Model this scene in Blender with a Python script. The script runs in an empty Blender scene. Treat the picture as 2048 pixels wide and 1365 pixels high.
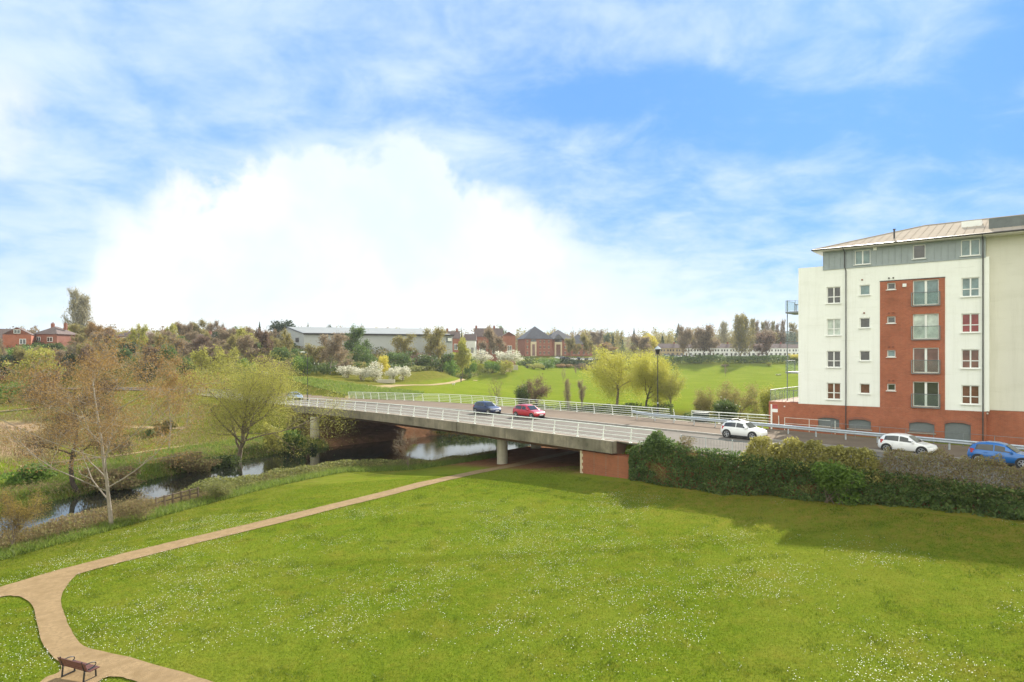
import bpy, bmesh, math, random
import numpy as np
from mathutils import Vector, noise as mnoise

sc = bpy.context.scene
COL = sc.collection
R = math.radians
F, PX0, PY0, CAMH = 1300.0, 1024.0, 715.0, 11.0
rng = np.random.default_rng(7)
random.seed(7)
ELEV = 32.5
SUN = np.array([0.466 * math.cos(R(ELEV)), 0.8848 * math.cos(R(ELEV)), math.sin(R(ELEV))])

# ------------------------------------------------------------------ helpers
def tag(o, label=None, cat=None, group=None, kind=None):
    if label: o['label'] = label
    if cat: o['category'] = cat
    if group: o['group'] = group
    if kind: o['kind'] = kind
    return o

def empty(name, loc, rz=0.0, label=None, cat=None, group=None):
    o = bpy.data.objects.new(name, None)
    COL.objects.link(o)
    o.location = loc
    o.rotation_euler = (0, 0, rz)
    o.empty_display_size = 0.3
    return tag(o, label, cat, group)

def link(name, me, mats, parent=None):
    o = bpy.data.objects.new(name, me)
    COL.objects.link(o)
    if not isinstance(mats, (list, tuple)): mats = [mats]
    if not me.materials:
        for m in mats: me.materials.append(m)
    else:
        for i, m in enumerate(mats):
            o.material_slots[i].link = 'OBJECT'
            o.material_slots[i].material = m
    if parent is not None: o.parent = parent
    return o

def np_mesh(name, v, f, smooth=False):
    """fast mesh from an (N,3) array and an (M,3 or 4) array"""
    v = np.asarray(v, dtype=np.float32); f = np.asarray(f, dtype=np.int32)
    me = bpy.data.meshes.new(name)
    k = f.shape[1]
    me.vertices.add(len(v)); me.vertices.foreach_set('co', v.ravel())
    me.loops.add(f.size); me.loops.foreach_set('vertex_index', f.ravel())
    me.polygons.add(len(f))
    me.polygons.foreach_set('loop_start', np.arange(0, f.size, k, dtype=np.int32))
    if smooth: me.polygons.foreach_set('use_smooth', np.ones(len(f), dtype=bool))
    me.update(calc_edges=True)
    return me

class MB:
    """collects boxes, tubes and polygons; build() links them as one mesh object"""
    def __init__(s): s.v = []; s.f = []
    def add(s, vs, fs):
        b = len(s.v); s.v += [tuple(map(float, p)) for p in vs]; s.f += [tuple(b + i for i in f) for f in fs]; return s
    def box(s, x0, x1, y0, y1, z0, z1):
        return s.add([(x0,y0,z0),(x1,y0,z0),(x1,y1,z0),(x0,y1,z0),(x0,y0,z1),(x1,y0,z1),(x1,y1,z1),(x0,y1,z1)],
                     [(3,2,1,0),(4,5,6,7),(0,1,5,4),(1,2,6,5),(2,3,7,6),(3,0,4,7)])
    def hexa(s, p):   # 8 points: bottom ring then top ring
        return s.add(p, [(3,2,1,0),(4,5,6,7),(0,1,5,4),(1,2,6,5),(2,3,7,6),(3,0,4,7)])
    def poly(s, pts): return s.add(pts, [tuple(range(len(pts)))])
    def tube(s, pts, r, n=8, caps=True):
        pts = [Vector(p) for p in pts]
        rs = r if isinstance(r, (list, tuple)) else [r] * len(pts)
        rings = []
        for i, p in enumerate(pts):
            d = (pts[min(i+1, len(pts)-1)] - pts[max(i-1, 0)])
            if d.length < 1e-6: d = Vector((0,0,1))
            d.normalize()
            a = d.orthogonal().normalized() if abs(d.z) > .999 or abs(d.z) < 1e-6 else d.cross(Vector((0,0,1))).normalized()
            b = d.cross(a).normalized()
            rings.append([p + (a*math.cos(2*math.pi*k/n) + b*math.sin(2*math.pi*k/n))*rs[i] for k in range(n)])
        vs = [q for rg in rings for q in rg]; fs = []
        for i in range(len(pts)-1):
            for k in range(n):
                k2 = (k+1) % n
                fs.append((i*n+k, i*n+k2, (i+1)*n+k2, (i+1)*n+k))
        if caps:
            fs.append(tuple(range(n-1, -1, -1))); fs.append(tuple((len(pts)-1)*n + k for k in range(n)))
        return s.add(vs, fs)
    def cyl(s, x, y, z0, z1, r, n=12, r2=None): return s.tube([(x,y,z0),(x,y,z1)], [r, r if r2 is None else r2], n)
    def loft(s, rings, caps=True, closed=True):
        n = len(rings[0]); vs = [p for r_ in rings for p in r_]; fs = []
        for i in range(len(rings)-1):
            for k in range(n if closed else n-1):
                k2 = (k+1) % n
                fs.append((i*n+k, i*n+k2, (i+1)*n+k2, (i+1)*n+k))
        if caps:
            fs.append(tuple(range(n-1,-1,-1))); fs.append(tuple((len(rings)-1)*n+k for k in range(n)))
        return s.add(vs, fs)
    def mesh(s, name, smooth=False, bevel=0):
        me = bpy.data.meshes.new(name); me.from_pydata(s.v, [], s.f); me.update()
        bm = bmesh.new(); bm.from_mesh(me)
        if bevel: bmesh.ops.bevel(bm, geom=bm.edges[:], offset=bevel, segments=1, affect='EDGES')
        bmesh.ops.recalc_face_normals(bm, faces=bm.faces[:])
        bm.to_mesh(me); bm.free()
        if smooth:
            for p in me.polygons: p.use_smooth = True
        return me
    def build(s, name, mats, parent=None, smooth=False, bevel=0):
        return link(name, s.mesh(name, smooth, bevel), mats, parent)

def vnoise(p, scale=1.0, seed=0.0):
    return np.array([mnoise.noise(Vector((float(a)*scale+seed, float(b)*scale-seed, float(c)*scale+2*seed))) for a, b, c in p])

def copy_tree(o, parent=None):
    c = o.copy(); COL.objects.link(c); c.parent = parent
    for ch in list(o.children): copy_tree(ch, c)
    return c

# ------------------------------------------------------------------ materials
def nodes(name):
    m = bpy.data.materials.new(name); m.use_nodes = True
    nt = m.node_tree; nt.nodes.clear()
    out = nt.nodes.new('ShaderNodeOutputMaterial')
    return m, nt, out

def N(nt, t, **kw):
    n = nt.nodes.new(t)
    for k, v in kw.items():
        if k.startswith('i_'):
            key = k[2:].replace('_', ' ')
            n.inputs[int(key) if key.isdigit() else key].default_value = v
        else: setattr(n, k, v)
    return n

def ramp(nt, fac, stops, interp='LINEAR'):
    n = nt.nodes.new('ShaderNodeValToRGB'); n.color_ramp.interpolation = interp
    e = n.color_ramp.elements
    while len(e) < len(stops): e.new(0.5)
    for k, (p, c) in enumerate(stops):
        e[k].position = p; e[k].color = (*c, 1) if len(c) == 3 else c
    if fac is not None: nt.links.new(fac, n.inputs[0])
    return n.outputs[0]

def mixc(nt, fac, a, b, mode='MIX'):
    n = nt.nodes.new('ShaderNodeMix'); n.data_type = 'RGBA'; n.blend_type = mode
    for sock, val in ((n.inputs[0], fac), (n.inputs[6], a), (n.inputs[7], b)):
        if hasattr(val, 'links'): nt.links.new(val, sock)
        elif isinstance(val, (int, float)): sock.default_value = val
        else: sock.default_value = (*val, 1)
    return n.outputs[2]

def math_(nt, op, a, b=None, c=None, clamp=False):
    n = nt.nodes.new('ShaderNodeMath'); n.operation = op; n.use_clamp = clamp
    for i, val in enumerate((a, b, c)):
        if val is None: continue
        if hasattr(val, 'links'): nt.links.new(val, n.inputs[i])
        else: n.inputs[i].default_value = val
    return n.outputs[0]

def noise_(nt, vec, scale, detail=4, rough=.6, dist=0):
    n = N(nt, 'ShaderNodeTexNoise'); n.inputs['Scale'].default_value = scale
    n.inputs['Detail'].default_value = detail; n.inputs['Roughness'].default_value = rough; n.inputs['Distortion'].default_value = dist
    if vec is not None: nt.links.new(vec, n.inputs['Vector'])
    return n.outputs[0]

def mat(name, c, rough=.7, var=.12, scale=3.0, metal=0.0, bump=0.0, bscale=None, spec=.5, c2=None, streak=0.0):
    """plain surface: colour with procedural variation, optional second colour in patches, vertical weather streaks and bump"""
    m, nt, out = nodes(name)
    b = N(nt, 'ShaderNodeBsdfPrincipled'); nt.links.new(b.outputs[0], out.inputs[0])
    b.inputs['Roughness'].default_value = rough; b.inputs['Metallic'].default_value = metal
    b.inputs['Specular IOR Level'].default_value = spec
    tc = N(nt, 'ShaderNodeTexCoord').outputs['Object']
    f = noise_(nt, tc, scale, 6, .65)
    lo = tuple(x*(1-var) for x in c); hi = tuple(min(1, x*(1+var)) for x in c)
    col = ramp(nt, f, [(.3, lo), (.7, hi)])
    if c2:
        g = noise_(nt, tc, scale*.25, 5, .7)
        col = mixc(nt, ramp(nt, g, [(.48, (0,0,0)), (.66, (1,1,1))]), col, c2)
    if streak:
        mp = N(nt, 'ShaderNodeMapping'); mp.inputs['Scale'].default_value = (2.2, 2.2, .12)
        nt.links.new(tc, mp.inputs[0])
        g = noise_(nt, mp.outputs[0], 1.0, 6, .7)
        col = mixc(nt, math_(nt, 'MULTIPLY', ramp(nt, g, [(.45, (0,0,0)), (.75, (1,1,1))]), streak), col, tuple(x*.45 for x in c))
    nt.links.new(col, b.inputs['Base Color'])
    if bump:
        bn = N(nt, 'ShaderNodeBump'); bn.inputs['Strength'].default_value = bump; bn.inputs['Distance'].default_value = .03
        nt.links.new(noise_(nt, tc, bscale or scale*4, 5, .7), bn.inputs['Height']); nt.links.new(bn.outputs[0], b.inputs['Normal'])
    return m

def brick_mat(name, c1, c2, mortar, dark=(.12,.04,.02), size=.225):
    m, nt, out = nodes(name)
    b = N(nt, 'ShaderNodeBsdfPrincipled'); nt.links.new(b.outputs[0], out.inputs[0]); b.inputs['Roughness'].default_value = .85
    tc = N(nt, 'ShaderNodeTexCoord').outputs['Object']
    sp = N(nt, 'ShaderNodeSeparateXYZ'); nt.links.new(tc, sp.inputs[0])
    cb = N(nt, 'ShaderNodeCombineXYZ'); nt.links.new(math_(nt, 'ADD', sp.outputs[0], sp.outputs[1]), cb.inputs[0]); nt.links.new(sp.outputs[2], cb.inputs[1])
    br = N(nt, 'ShaderNodeTexBrick'); nt.links.new(cb.outputs[0], br.inputs['Vector'])
    br.inputs['Scale'].default_value = 1; br.inputs['Brick Width'].default_value = size; br.inputs['Row Height'].default_value = size/3
    br.inputs['Mortar Size'].default_value = .006
    br.inputs['Color1'].default_value = (*c1, 1); br.inputs['Color2'].default_value = (*c2, 1); br.inputs['Mortar'].default_value = (*mortar, 1)
    g = noise_(nt, tc, .55, 6, .7)
    col = mixc(nt, math_(nt, 'MULTIPLY', ramp(nt, g, [(.46, (0,0,0)), (.74, (1,1,1))]), .6), br.outputs[0], dark)
    g2 = noise_(nt, tc, 3.5, 3, .6)
    col = mixc(nt, ramp(nt, g2, [(.35, (0,0,0)), (.7, (.35,.35,.35))]), col, tuple(x*1.35 for x in c2))
    nt.links.new(col, b.inputs['Base Color'])
    return m

def leaf_mat(name, stops, trans=.45, rough=.55):
    """leaves: each leaf its own shade (random per island), with light passing through"""
    m, nt, out = nodes(name)
    geo = N(nt, 'ShaderNodeNewGeometry')
    tc = N(nt, 'ShaderNodeTexCoord').outputs['Object']
    r = math_(nt, 'ADD', math_(nt, 'MULTIPLY', geo.outputs['Random Per Island'], .6), math_(nt, 'MULTIPLY', noise_(nt, tc, .9, 3, .6), .45))
    n = len(stops)
    col = ramp(nt, r, [(.12 + .8*i/(n-1), s) for i, s in enumerate(stops)])
    d = N(nt, 'ShaderNodeBsdfPrincipled'); d.inputs['Roughness'].default_value = rough; d.inputs['Specular IOR Level'].default_value = .25
    nt.links.new(col, d.inputs['Base Color'])
    t = N(nt, 'ShaderNodeBsdfTranslucent'); nt.links.new(col, t.inputs[0])
    mx = N(nt, 'ShaderNodeMixShader'); mx.inputs[0].default_value = trans
    nt.links.new(d.outputs[0], mx.inputs[1]); nt.links.new(t.outputs[0], mx.inputs[2]); nt.links.new(mx.outputs[0], out.inputs[0])
    return m

def paint(name, c, metal=.15):
    m, nt, out = nodes(name)
    b = N(nt, 'ShaderNodeBsdfPrincipled'); nt.links.new(b.outputs[0], out.inputs[0])
    b.inputs['Base Color'].default_value = (*c, 1); b.inputs['Roughness'].default_value = .32; b.inputs['Metallic'].default_value = metal
    b.inputs['Coat Weight'].default_value = .8; b.inputs['Coat Roughness'].default_value = .06
    return m

def glass_dark(name, c, rough=.04, spec=.8):
    m, nt, out = nodes(name)
    b = N(nt, 'ShaderNodeBsdfPrincipled'); nt.links.new(b.outputs[0], out.inputs[0])
    tc = N(nt, 'ShaderNodeTexCoord').outputs['Object']
    col = ramp(nt, noise_(nt, tc, 1.3, 3, .6), [(.3, tuple(x*.6 for x in c)), (.7, tuple(min(1, x*1.3) for x in c))])
    nt.links.new(col, b.inputs['Base Color']); b.inputs['Roughness'].default_value = rough; b.inputs['Specular IOR Level'].default_value = spec
    return m

def glass_clear(name, tint=(.85,.95,.92), alpha=.22):
    m, nt, out = nodes(name)
    t = N(nt, 'ShaderNodeBsdfTransparent'); t.inputs[0].default_value = (*tint, 1)
    g = N(nt, 'ShaderNodeBsdfPrincipled'); g.inputs['Base Color'].default_value = (.5,.62,.58,1); g.inputs['Roughness'].default_value = .05
    mx = N(nt, 'ShaderNodeMixShader'); mx.inputs[0].default_value = alpha
    nt.links.new(t.outputs[0], mx.inputs[1]); nt.links.new(g.outputs[0], mx.inputs[2]); nt.links.new(mx.outputs[0], out.inputs[0])
    return m

M = {}
def wall_render(name, c, pitch, z0):
    """painted render: faint day joints at each floor, rain streaks, grime in large soft patches"""
    m, nt, out = nodes(name)
    b = N(nt, 'ShaderNodeBsdfPrincipled'); nt.links.new(b.outputs[0], out.inputs[0]); b.inputs['Roughness'].default_value = .85; b.inputs['Specular IOR Level'].default_value = .2
    tc = N(nt, 'ShaderNodeTexCoord').outputs['Object']; sp = N(nt, 'ShaderNodeSeparateXYZ'); nt.links.new(tc, sp.inputs[0])
    fr = math_(nt, 'FRACT', math_(nt, 'DIVIDE', math_(nt, 'SUBTRACT', sp.outputs[2], z0), pitch/2))
    line = math_(nt, 'LESS_THAN', fr, .028)
    mp = N(nt, 'ShaderNodeMapping'); mp.inputs['Scale'].default_value = (2.6, 2.6, .16); nt.links.new(tc, mp.inputs[0])
    st = ramp(nt, noise_(nt, mp.outputs[0], 1.0, 7, .72), [(.50, (0,0,0)), (.74, (1,1,1))])
    mp2 = N(nt, 'ShaderNodeMapping'); mp2.inputs['Scale'].default_value = (.35, .35, 1.6); nt.links.new(tc, mp2.inputs[0])
    gr = ramp(nt, noise_(nt, mp2.outputs[0], 1.0, 6, .65), [(.50, (0,0,0)), (.72, (1,1,1))])
    col = ramp(nt, noise_(nt, tc, .5, 5, .6), [(.3, tuple(x*.95 for x in c)), (.7, c)])
    col = mixc(nt, math_(nt, 'MULTIPLY', st, .22), col, (c[0]*.55, c[1]*.54, c[2]*.48))
    col = mixc(nt, math_(nt, 'MULTIPLY', gr, .16), col, (c[0]*.66, c[1]*.66, c[2]*.58))
    col = mixc(nt, math_(nt, 'MULTIPLY', line, math_(nt, 'MULTIPLY', gr, .35)), col, (c[0]*.5, c[1]*.5, c[2]*.45))
    nt.links.new(col, b.inputs['Base Color']); return m
M['render'] = wall_render('white_render', (.86,.87,.83), 2.865, 6.72)
M['lf_twig_near'] = leaf_mat('near_dark_twigs', [(.06,.036,.022),(.115,.07,.042),(.17,.11,.065)], .2)
M['lf_scrub'] = leaf_mat('olive_yellow_scrub', [(.20,.185,.05),(.34,.31,.085),(.46,.42,.13)], .45)
M['lf_ochre'] = leaf_mat('ochre_twigs', [(.20,.14,.04),(.34,.24,.06),(.42,.33,.09)], .4)
M['render_cream'] = wall_render('cream_render', (.68,.66,.585), 2.865, 6.82)
M['brick'] = brick_mat('orange_brick', (.40,.118,.055), (.31,.085,.042), (.32,.21,.15))
M['brick_abut'] = brick_mat('abutment_brick', (.30,.098,.04), (.25,.078,.034), (.22,.14,.09))
M['brick_far'] = brick_mat('red_brick', (.30,.10,.06), (.24,.08,.05), (.25,.18,.14))
M['stone'] = mat('cream_stone', (.55,.46,.32), .85, .1)
M['zinc'] = mat('zinc_cladding', (.295,.335,.355), .55, .10, 1.5, metal=.0)
M['zinc_dark'] = mat('dark_zinc', (.12,.135,.14), .55, .2, 2)
M['roof_pale'] = mat('pale_standing_seam', (.40,.345,.285), .9, .07, 1.2, spec=.0)
M['upvc'] = mat('white_frame', (.80,.80,.78), .4, .03)
M['shutter'] = mat('grey_shutter', (.15,.17,.18), .55, .08, 6)
M['gutter'] = mat('black_gutter', (.05,.043,.042), .4, .1)
M['steel'] = mat('galvanised_steel', (.50,.54,.57), .45, .12, 4, metal=.35)
M['steel_dark'] = mat('grey_steel', (.20,.22,.23), .5, .15, 4, metal=.3)
M['white_paint'] = mat('white_railing_paint', (.74,.76,.72), .5, .06, 5, streak=.12)
M['concrete'] = mat('weathered_concrete', (.25,.215,.16), .9, .30, 1.8, bump=.3, c2=(.10,.09,.06), streak=.95)
M['concrete_pier'] = mat('pier_concrete', (.40,.37,.29), .9, .12, 1.5, bump=.2, streak=.35)
M['soffit'] = mat('bridge_beam', (.24,.14,.10), .9, .2, 1.2, streak=.3)
M['asphalt'] = mat('asphalt', (.165,.15,.13), .95, .12, 2.5, bump=.25, bscale=30, c2=(.135,.12,.105), spec=.05)
M['footway'] = mat('buff_footway', (.175,.137,.103), .95, .14, 2.0, bump=.2, bscale=25, c2=(.145,.115,.088), spec=.05)
M['kerb'] = mat('kerb_stone', (.30,.28,.25), .9, .15, 3)
M['path'] = mat('gravel_path', (.255,.18,.098), .95, .25, 7.0, bump=.6, bscale=30, c2=(.205,.142,.074), spec=.05)
M['dirt_path'] = mat('worn_dirt_path', (.30,.23,.12), .95, .15, .5, spec=.05)
M['black'] = mat('black_metal', (.02,.02,.022), .45, .1)
M['wood'] = mat('weathered_wood', (.12,.085,.055), .85, .3, 6)
M['wood_bench'] = mat('brown_bench_slats', (.12,.045,.035), .55, .2, 8)
M['tyre'] = mat('tyre', (.02,.02,.02), .85, .1)
M['rim'] = mat('alloy_rim', (.45,.46,.48), .3, .05, metal=.7)
M['carglass'] = glass_dark('car_glass', (.03,.035,.04), .05)
M['redlamp'] = paint('red_lamp', (.45,.02,.02), 0)
M['headlamp'] = paint('clear_lamp', (.75,.77,.78), .2)
M['trim'] = mat('black_plastic', (.025,.025,.027), .7, .1)
M['plate_y'] = mat('yellow_plate', (.75,.55,.05), .5, .03)
M['plate_w'] = mat('white_plate', (.8,.8,.8), .5, .03)
M['glass'] = glass_dark('window_glass', (.05,.05,.05))
M['glass_red'] = glass_dark('glass_over_red_curtain', (.22,.035,.035), .08, .5)
M['glass_brown'] = glass_dark('glass_over_brown_blind', (.16,.075,.055), .08, .5)
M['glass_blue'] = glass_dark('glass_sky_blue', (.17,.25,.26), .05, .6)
M['glass_white'] = glass_dark('glass_over_white_blind', (.48,.54,.49), .1, .5)
M['glass_clear'] = glass_clear('balustrade_glass', (.94,.96,.95), .06)
M['roof_tile'] = mat('brown_roof_tile', (.12,.085,.075), .85, .2, 1.5)
M['roof_slate'] = mat('dark_slate_roof', (.085,.08,.085), .6, .2, 1.0)
M['warehouse'] = mat('grey_metal_cladding', (.40,.41,.41), .8, .04, .5)
M['warehouse_roof'] = mat('grey_metal_roof', (.25,.265,.27), .8, .08, .4, spec=.05)
M['chimney'] = mat('chimney_brick', (.22,.08,.05), .9, .2, 3)
M['white_wall'] = mat('white_house_paint', (.72,.73,.74), .85, .05, 1)
M['buff_wall'] = mat('buff_house_brick', (.42,.33,.20), .85, .1, 1)

bark = lambda n, c, c2=None: mat(n, c, .9, .3, 4, c2=c2)
M['bark_birch'] = bark('pale_birch_bark', (.29,.25,.20), (.19,.155,.12))
M['bark_dark'] = bark('dark_bark', (.06,.045,.035))
M['bark_brown'] = bark('brown_bark', (.16,.12,.085))
M['bark_grey'] = bark('grey_bark', (.20,.18,.145))
L_ = leaf_mat
M['lf_bronze'] = L_('bronze_leaves', [(.19,.105,.035),(.33,.20,.07),(.38,.27,.10)], .4)
M['lf_twig'] = L_('brown_twigs', [(.16,.115,.07),(.27,.205,.13),(.36,.285,.185)], .5, .8)
M['lf_twig_dark'] = L_('dark_twigs', [(.11,.072,.05),(.19,.125,.085),(.27,.185,.125)], .42, .8)
M['lf_twig_olive'] = L_('olive_twigs', [(.16,.135,.05),(.28,.24,.085),(.38,.34,.12)], .5, .8)
M['lf_lime'] = L_('lime_spring_leaves', [(.23,.225,.04),(.36,.35,.07),(.48,.45,.11)], .45)
M['lf_willow'] = L_('yellow_willow_leaves', [(.30,.29,.045),(.46,.44,.07),(.56,.52,.11)], .5)
M['lf_green'] = L_('fresh_green_leaves', [(.06,.11,.02),(.13,.22,.035),(.22,.32,.06)], .45)
M['lf_mid'] = L_('mid_green_leaves', [(.045,.07,.02),(.09,.13,.035),(.15,.19,.055)], .4)
M['lf_dark'] = L_('dark_evergreen_leaves', [(.018,.032,.014),(.035,.06,.024),(.07,.10,.035)], .3)
M['lf_ivy'] = L_('ivy_leaves', [(.05,.088,.027),(.105,.165,.045),(.185,.25,.07)], .4)
M['lf_blossom'] = L_('white_blossom', [(.22,.22,.10),(.60,.58,.46),(.85,.83,.75)], .45)
M['lf_yellow'] = L_('yellow_leaves', [(.40,.34,.04),(.58,.50,.07),(.66,.60,.12)], .5)
M['lf_brush'] = L_('dry_brush', [(.15,.10,.055),(.27,.20,.10),(.26,.28,.09)], .35, .8)
M['lf_bramble'] = L_('bramble_leaves', [(.10,.11,.035),(.20,.22,.06),(.33,.31,.10)], .4)
M['lf_grass'] = L_('long_grass', [(.09,.14,.02),(.16,.23,.035),(.28,.32,.07)], .5)
M['lf_poplar'] = L_('pale_poplar_twigs', [(.22,.19,.12),(.36,.33,.20),(.48,.44,.30)], .35, .8)
# ------------------------------------------------------------------ leaves and trees
def leaf_arrays(p, size, r=None, up=0.0, ratio=.55, jitter=.45):
    r = r or rng; p = np.asarray(p, float); n = len(p)
    a = r.normal(size=(n,3)); a[:,2] *= (1-up); a /= np.linalg.norm(a, axis=1)[:,None]+1e-9
    b_ = r.normal(size=(n,3)); b_ -= a*(a*b_).sum(1)[:,None]; b_ /= np.linalg.norm(b_, axis=1)[:,None]+1e-9
    s = size*(1+jitter*r.uniform(-1,1,n))[:,None]
    v = np.stack([p-a*s, p+b_*s*ratio, p+a*s, p-b_*s*ratio], 1).reshape(-1,3)
    return v, np.arange(4*n).reshape(-1,4)
def leaves_mesh(name, p, size, **k):
    v, f = leaf_arrays(p, size, **k); return np_mesh(name, v, f)
def blades_mesh(name, p, h, wd, lean=.35, r=None):
    """upright pointed blades"""
    r = r or rng; n = len(p); p = np.asarray(p, float)
    hh = (h*(r.uniform(.55,1.3,n)))[:,None]; an = r.uniform(0, 2*math.pi, n); d = np.c_[np.cos(an), np.sin(an), np.zeros(n)]*wd
    tip = p+np.c_[r.normal(0, lean, n), r.normal(0, lean, n), np.ones(n)]*hh
    v = np.stack([p-d, p+d, tip], 1).reshape(-1,3)
    return np_mesh(name, v, np.arange(3*n).reshape(-1,3))

def tubes_mesh(name, segs, sides=5):
    S = np.array([[*s[0], *s[1], s[2], s[3]] for s in segs]); p0, p1, r0, r1 = S[:,:3], S[:,3:6], S[:,6], S[:,7]
    d = p1-p0; d /= np.linalg.norm(d, axis=1)[:,None]+1e-9
    ref = np.where(np.abs(d[:,2:3]) > .9, np.array([[1.,0,0]]), np.array([[0,0,1.]]))
    a = np.cross(d, ref); a /= np.linalg.norm(a, axis=1)[:,None]; b_ = np.cross(d, a)
    an = np.arange(sides)*2*math.pi/sides; c, s = np.cos(an), np.sin(an)
    ring = lambda p, r_: p[:,None,:]+(a[:,None,:]*c[None,:,None]+b_[:,None,:]*s[None,:,None])*r_[:,None,None]
    v = np.concatenate([ring(p0, r0), ring(p1, r1)], 1).reshape(-1,3); n = len(S)
    base = np.arange(n)[:,None]*2*sides; k = np.arange(sides); k2 = (k+1) % sides
    f = np.stack([base+k, base+k2, base+sides+k2, base+sides+k], 2).reshape(-1,4)
    return np_mesh(name, v, f, True)

def grow(rnd, H, spec):
    """recursive branching; returns wooden segments and the twig points that carry leaves"""
    segs = []; tips = []
    def go(p, d, L, r0, lvl):
        n = spec['n'][lvl]; step = L/n; q = p; rr = r0; pts = [p]
        for i in range(n):
            d2 = Vector(d)+Vector((rnd.gauss(0,1), rnd.gauss(0,1), rnd.gauss(0,1)))*spec['wig'][lvl]+Vector((0,0,spec['up'][lvl]))
            d = d2.normalized(); q2 = q+d*step; r2 = max(r0*(1-(i+1)/n*spec['taper'][lvl]), .006)
            segs.append((tuple(q), tuple(q2), rr, r2)); q = q2; rr = r2; pts.append(q)
        if lvl >= spec['lv']-1:
            tips.extend(tuple(x) for x in pts[1:]); return
        nc = spec['c'][lvl]; f0 = spec['f0'][lvl]
        for k in range(nc):
            t = f0+(1-f0)*((k+rnd.random()*.8)/nc); i = min(int(t*n), n-1); fr = t*n-i
            bp = pts[i].lerp(pts[i+1], min(fr,1)); dd = (pts[i+1]-pts[i]).normalized()
            ax = dd.orthogonal().normalized(); ax.rotate(__import__('mathutils').Quaternion(dd, k*2.4+rnd.random()*1.2))
            ang = R(spec['ang'][lvl]+rnd.gauss(0,8)); cd = (dd*math.cos(ang)+ax*math.sin(ang)).normalized()
            cl = L*spec['len'][lvl]*(1-spec['fall'][lvl]*t)*rnd.uniform(.75,1.15)
            go(bp, cd, cl, max(r0*(1-t*spec['taper'][lvl])*spec['rr'][lvl], .008), lvl+1)
    go(Vector((0,0,0)), Vector((spec.get('lean',0), spec.get('leany',0), 1)).normalized(), H*spec.get('trunk',1.0), spec['r'], 0)
    return segs, tips

SPEC = {
 'spread': dict(lv=4, n=[5,5,4,3], wig=[.10,.14,.2,.25], up=[.05,.06,.03,0], taper=[.75,.8,.85,.8], c=[9,6,5], f0=[.22,.25,.2], ang=[48,42,40], len=[.62,.5,.5], fall=[.35,.4,.3], rr=[.55,.55,.5], r=.2, trunk=.78),
 'upright': dict(lv=4, n=[6,5,4,3], wig=[.05,.08,.15,.2], up=[.05,.16,.14,.1], taper=[.8,.85,.85,.8], c=[10,6,4], f0=[.15,.2,.2], ang=[30,28,30], len=[.62,.42,.45], fall=[.45,.4,.3], rr=[.5,.5,.5], r=.16, trunk=.9),
 'column': dict(lv=3, n=[8,5,4], wig=[.02,.05,.1], up=[.03,.3,.2], taper=[.85,.85,.8], c=[40,5], f0=[.08,.15], ang=[28,24], len=[.36,.4], fall=[.62,.3], rr=[.35,.5], r=.22, trunk=1.0),
 'willow': dict(lv=4, n=[4,6,5,5], wig=[.10,.16,.2,.12], up=[.05,.06,-.02,-.16], taper=[.6,.75,.8,.8], c=[8,7,6], f0=[.3,.25,.15], ang=[46,40,48], len=[.95,.5,.5], fall=[.2,.35,.2], rr=[.6,.5,.4], r=.34, trunk=.5),
 'twiggy': dict(lv=4, n=[3,5,4,3], wig=[.1,.12,.18,.2], up=[.05,.10,.06,.03], taper=[.5,.8,.85,.8], c=[10,7,5], f0=[.15,.15,.15], ang=[40,32,34], len=[1.5,.5,.5], fall=[.1,.35,.3], rr=[.5,.5,.5], r=.10, trunk=.42),
}
def make_tree(name, base, H, spec, seed, wood, leafmat, leaves=3, lsize=.12, spread=.3, label='', cat='tree', rz=0.0, sides=5, squeeze=None, group=None, droop=0, width=None, ratio=.5, crown='crown', **over):
    rnd = random.Random(seed); r_ = np.random.default_rng(seed)
    sp_ = dict(SPEC[spec]); sp_.update(over)
    segs, tips = grow(rnd, H, sp_)
    tips = np.array(tips); top = np.percentile(tips[:,2], 99.3); k = H/top
    rad = np.percentile(np.hypot(tips[:,0]-np.median(tips[:,0]), tips[:,1]-np.median(tips[:,1])), 96); kx = (width/2/rad) if width else k
    S = np.array([kx, kx, k]); tips = tips*S
    segs = [((a[0]*kx,a[1]*kx,a[2]*k),(b_[0]*kx,b_[1]*kx,b_[2]*k),c,d) for a,b_,c,d in segs]
    o = empty(name, base, rz, label, cat, group)
    link('trunk', tubes_mesh('trunk', segs, sides), wood, o)
    if leaves:
        p = np.repeat(tips, max(1,int(leaves)), 0); p = p+r_.normal(0, spread, p.shape)
        if leaves < 1: p = p[r_.random(len(p)) < leaves]
        if droop: p[:,2] -= np.abs(r_.exponential(droop, len(p)))
        p = p[p[:,2] > .15]
        link(crown, leaves_mesh(crown, p, lsize, r=r_, ratio=ratio), leafmat, o)
    return o
def clump_points(n, rx, ry, rz_, r_, lumps=14, shell=.55, flat=.0):
    """points in an uneven crown made of many overlapping lumps"""
    c = r_.normal(size=(lumps,3)); c /= np.linalg.norm(c, axis=1)[:,None]; c *= (r_.random(lumps)**.4*.68)[:,None]
    rad = r_.uniform(.22,.46,lumps); k = r_.choice(lumps, n, p=rad**2/np.sum(rad**2))
    d = r_.normal(size=(n,3)); d /= np.linalg.norm(d, axis=1)[:,None]
    p = c[k]+d*(rad[k]*(shell+(1-shell)*r_.random(n)**.7)*(1+.12*r_.normal(size=n)))[:,None]
    return p*np.array([rx, ry, rz_])
# ------------------------------------------------------------------ terrain
def pix(px, py, D): return ((px-PX0)*D/F, D, CAMH + (PY0-py)*D/F)

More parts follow.
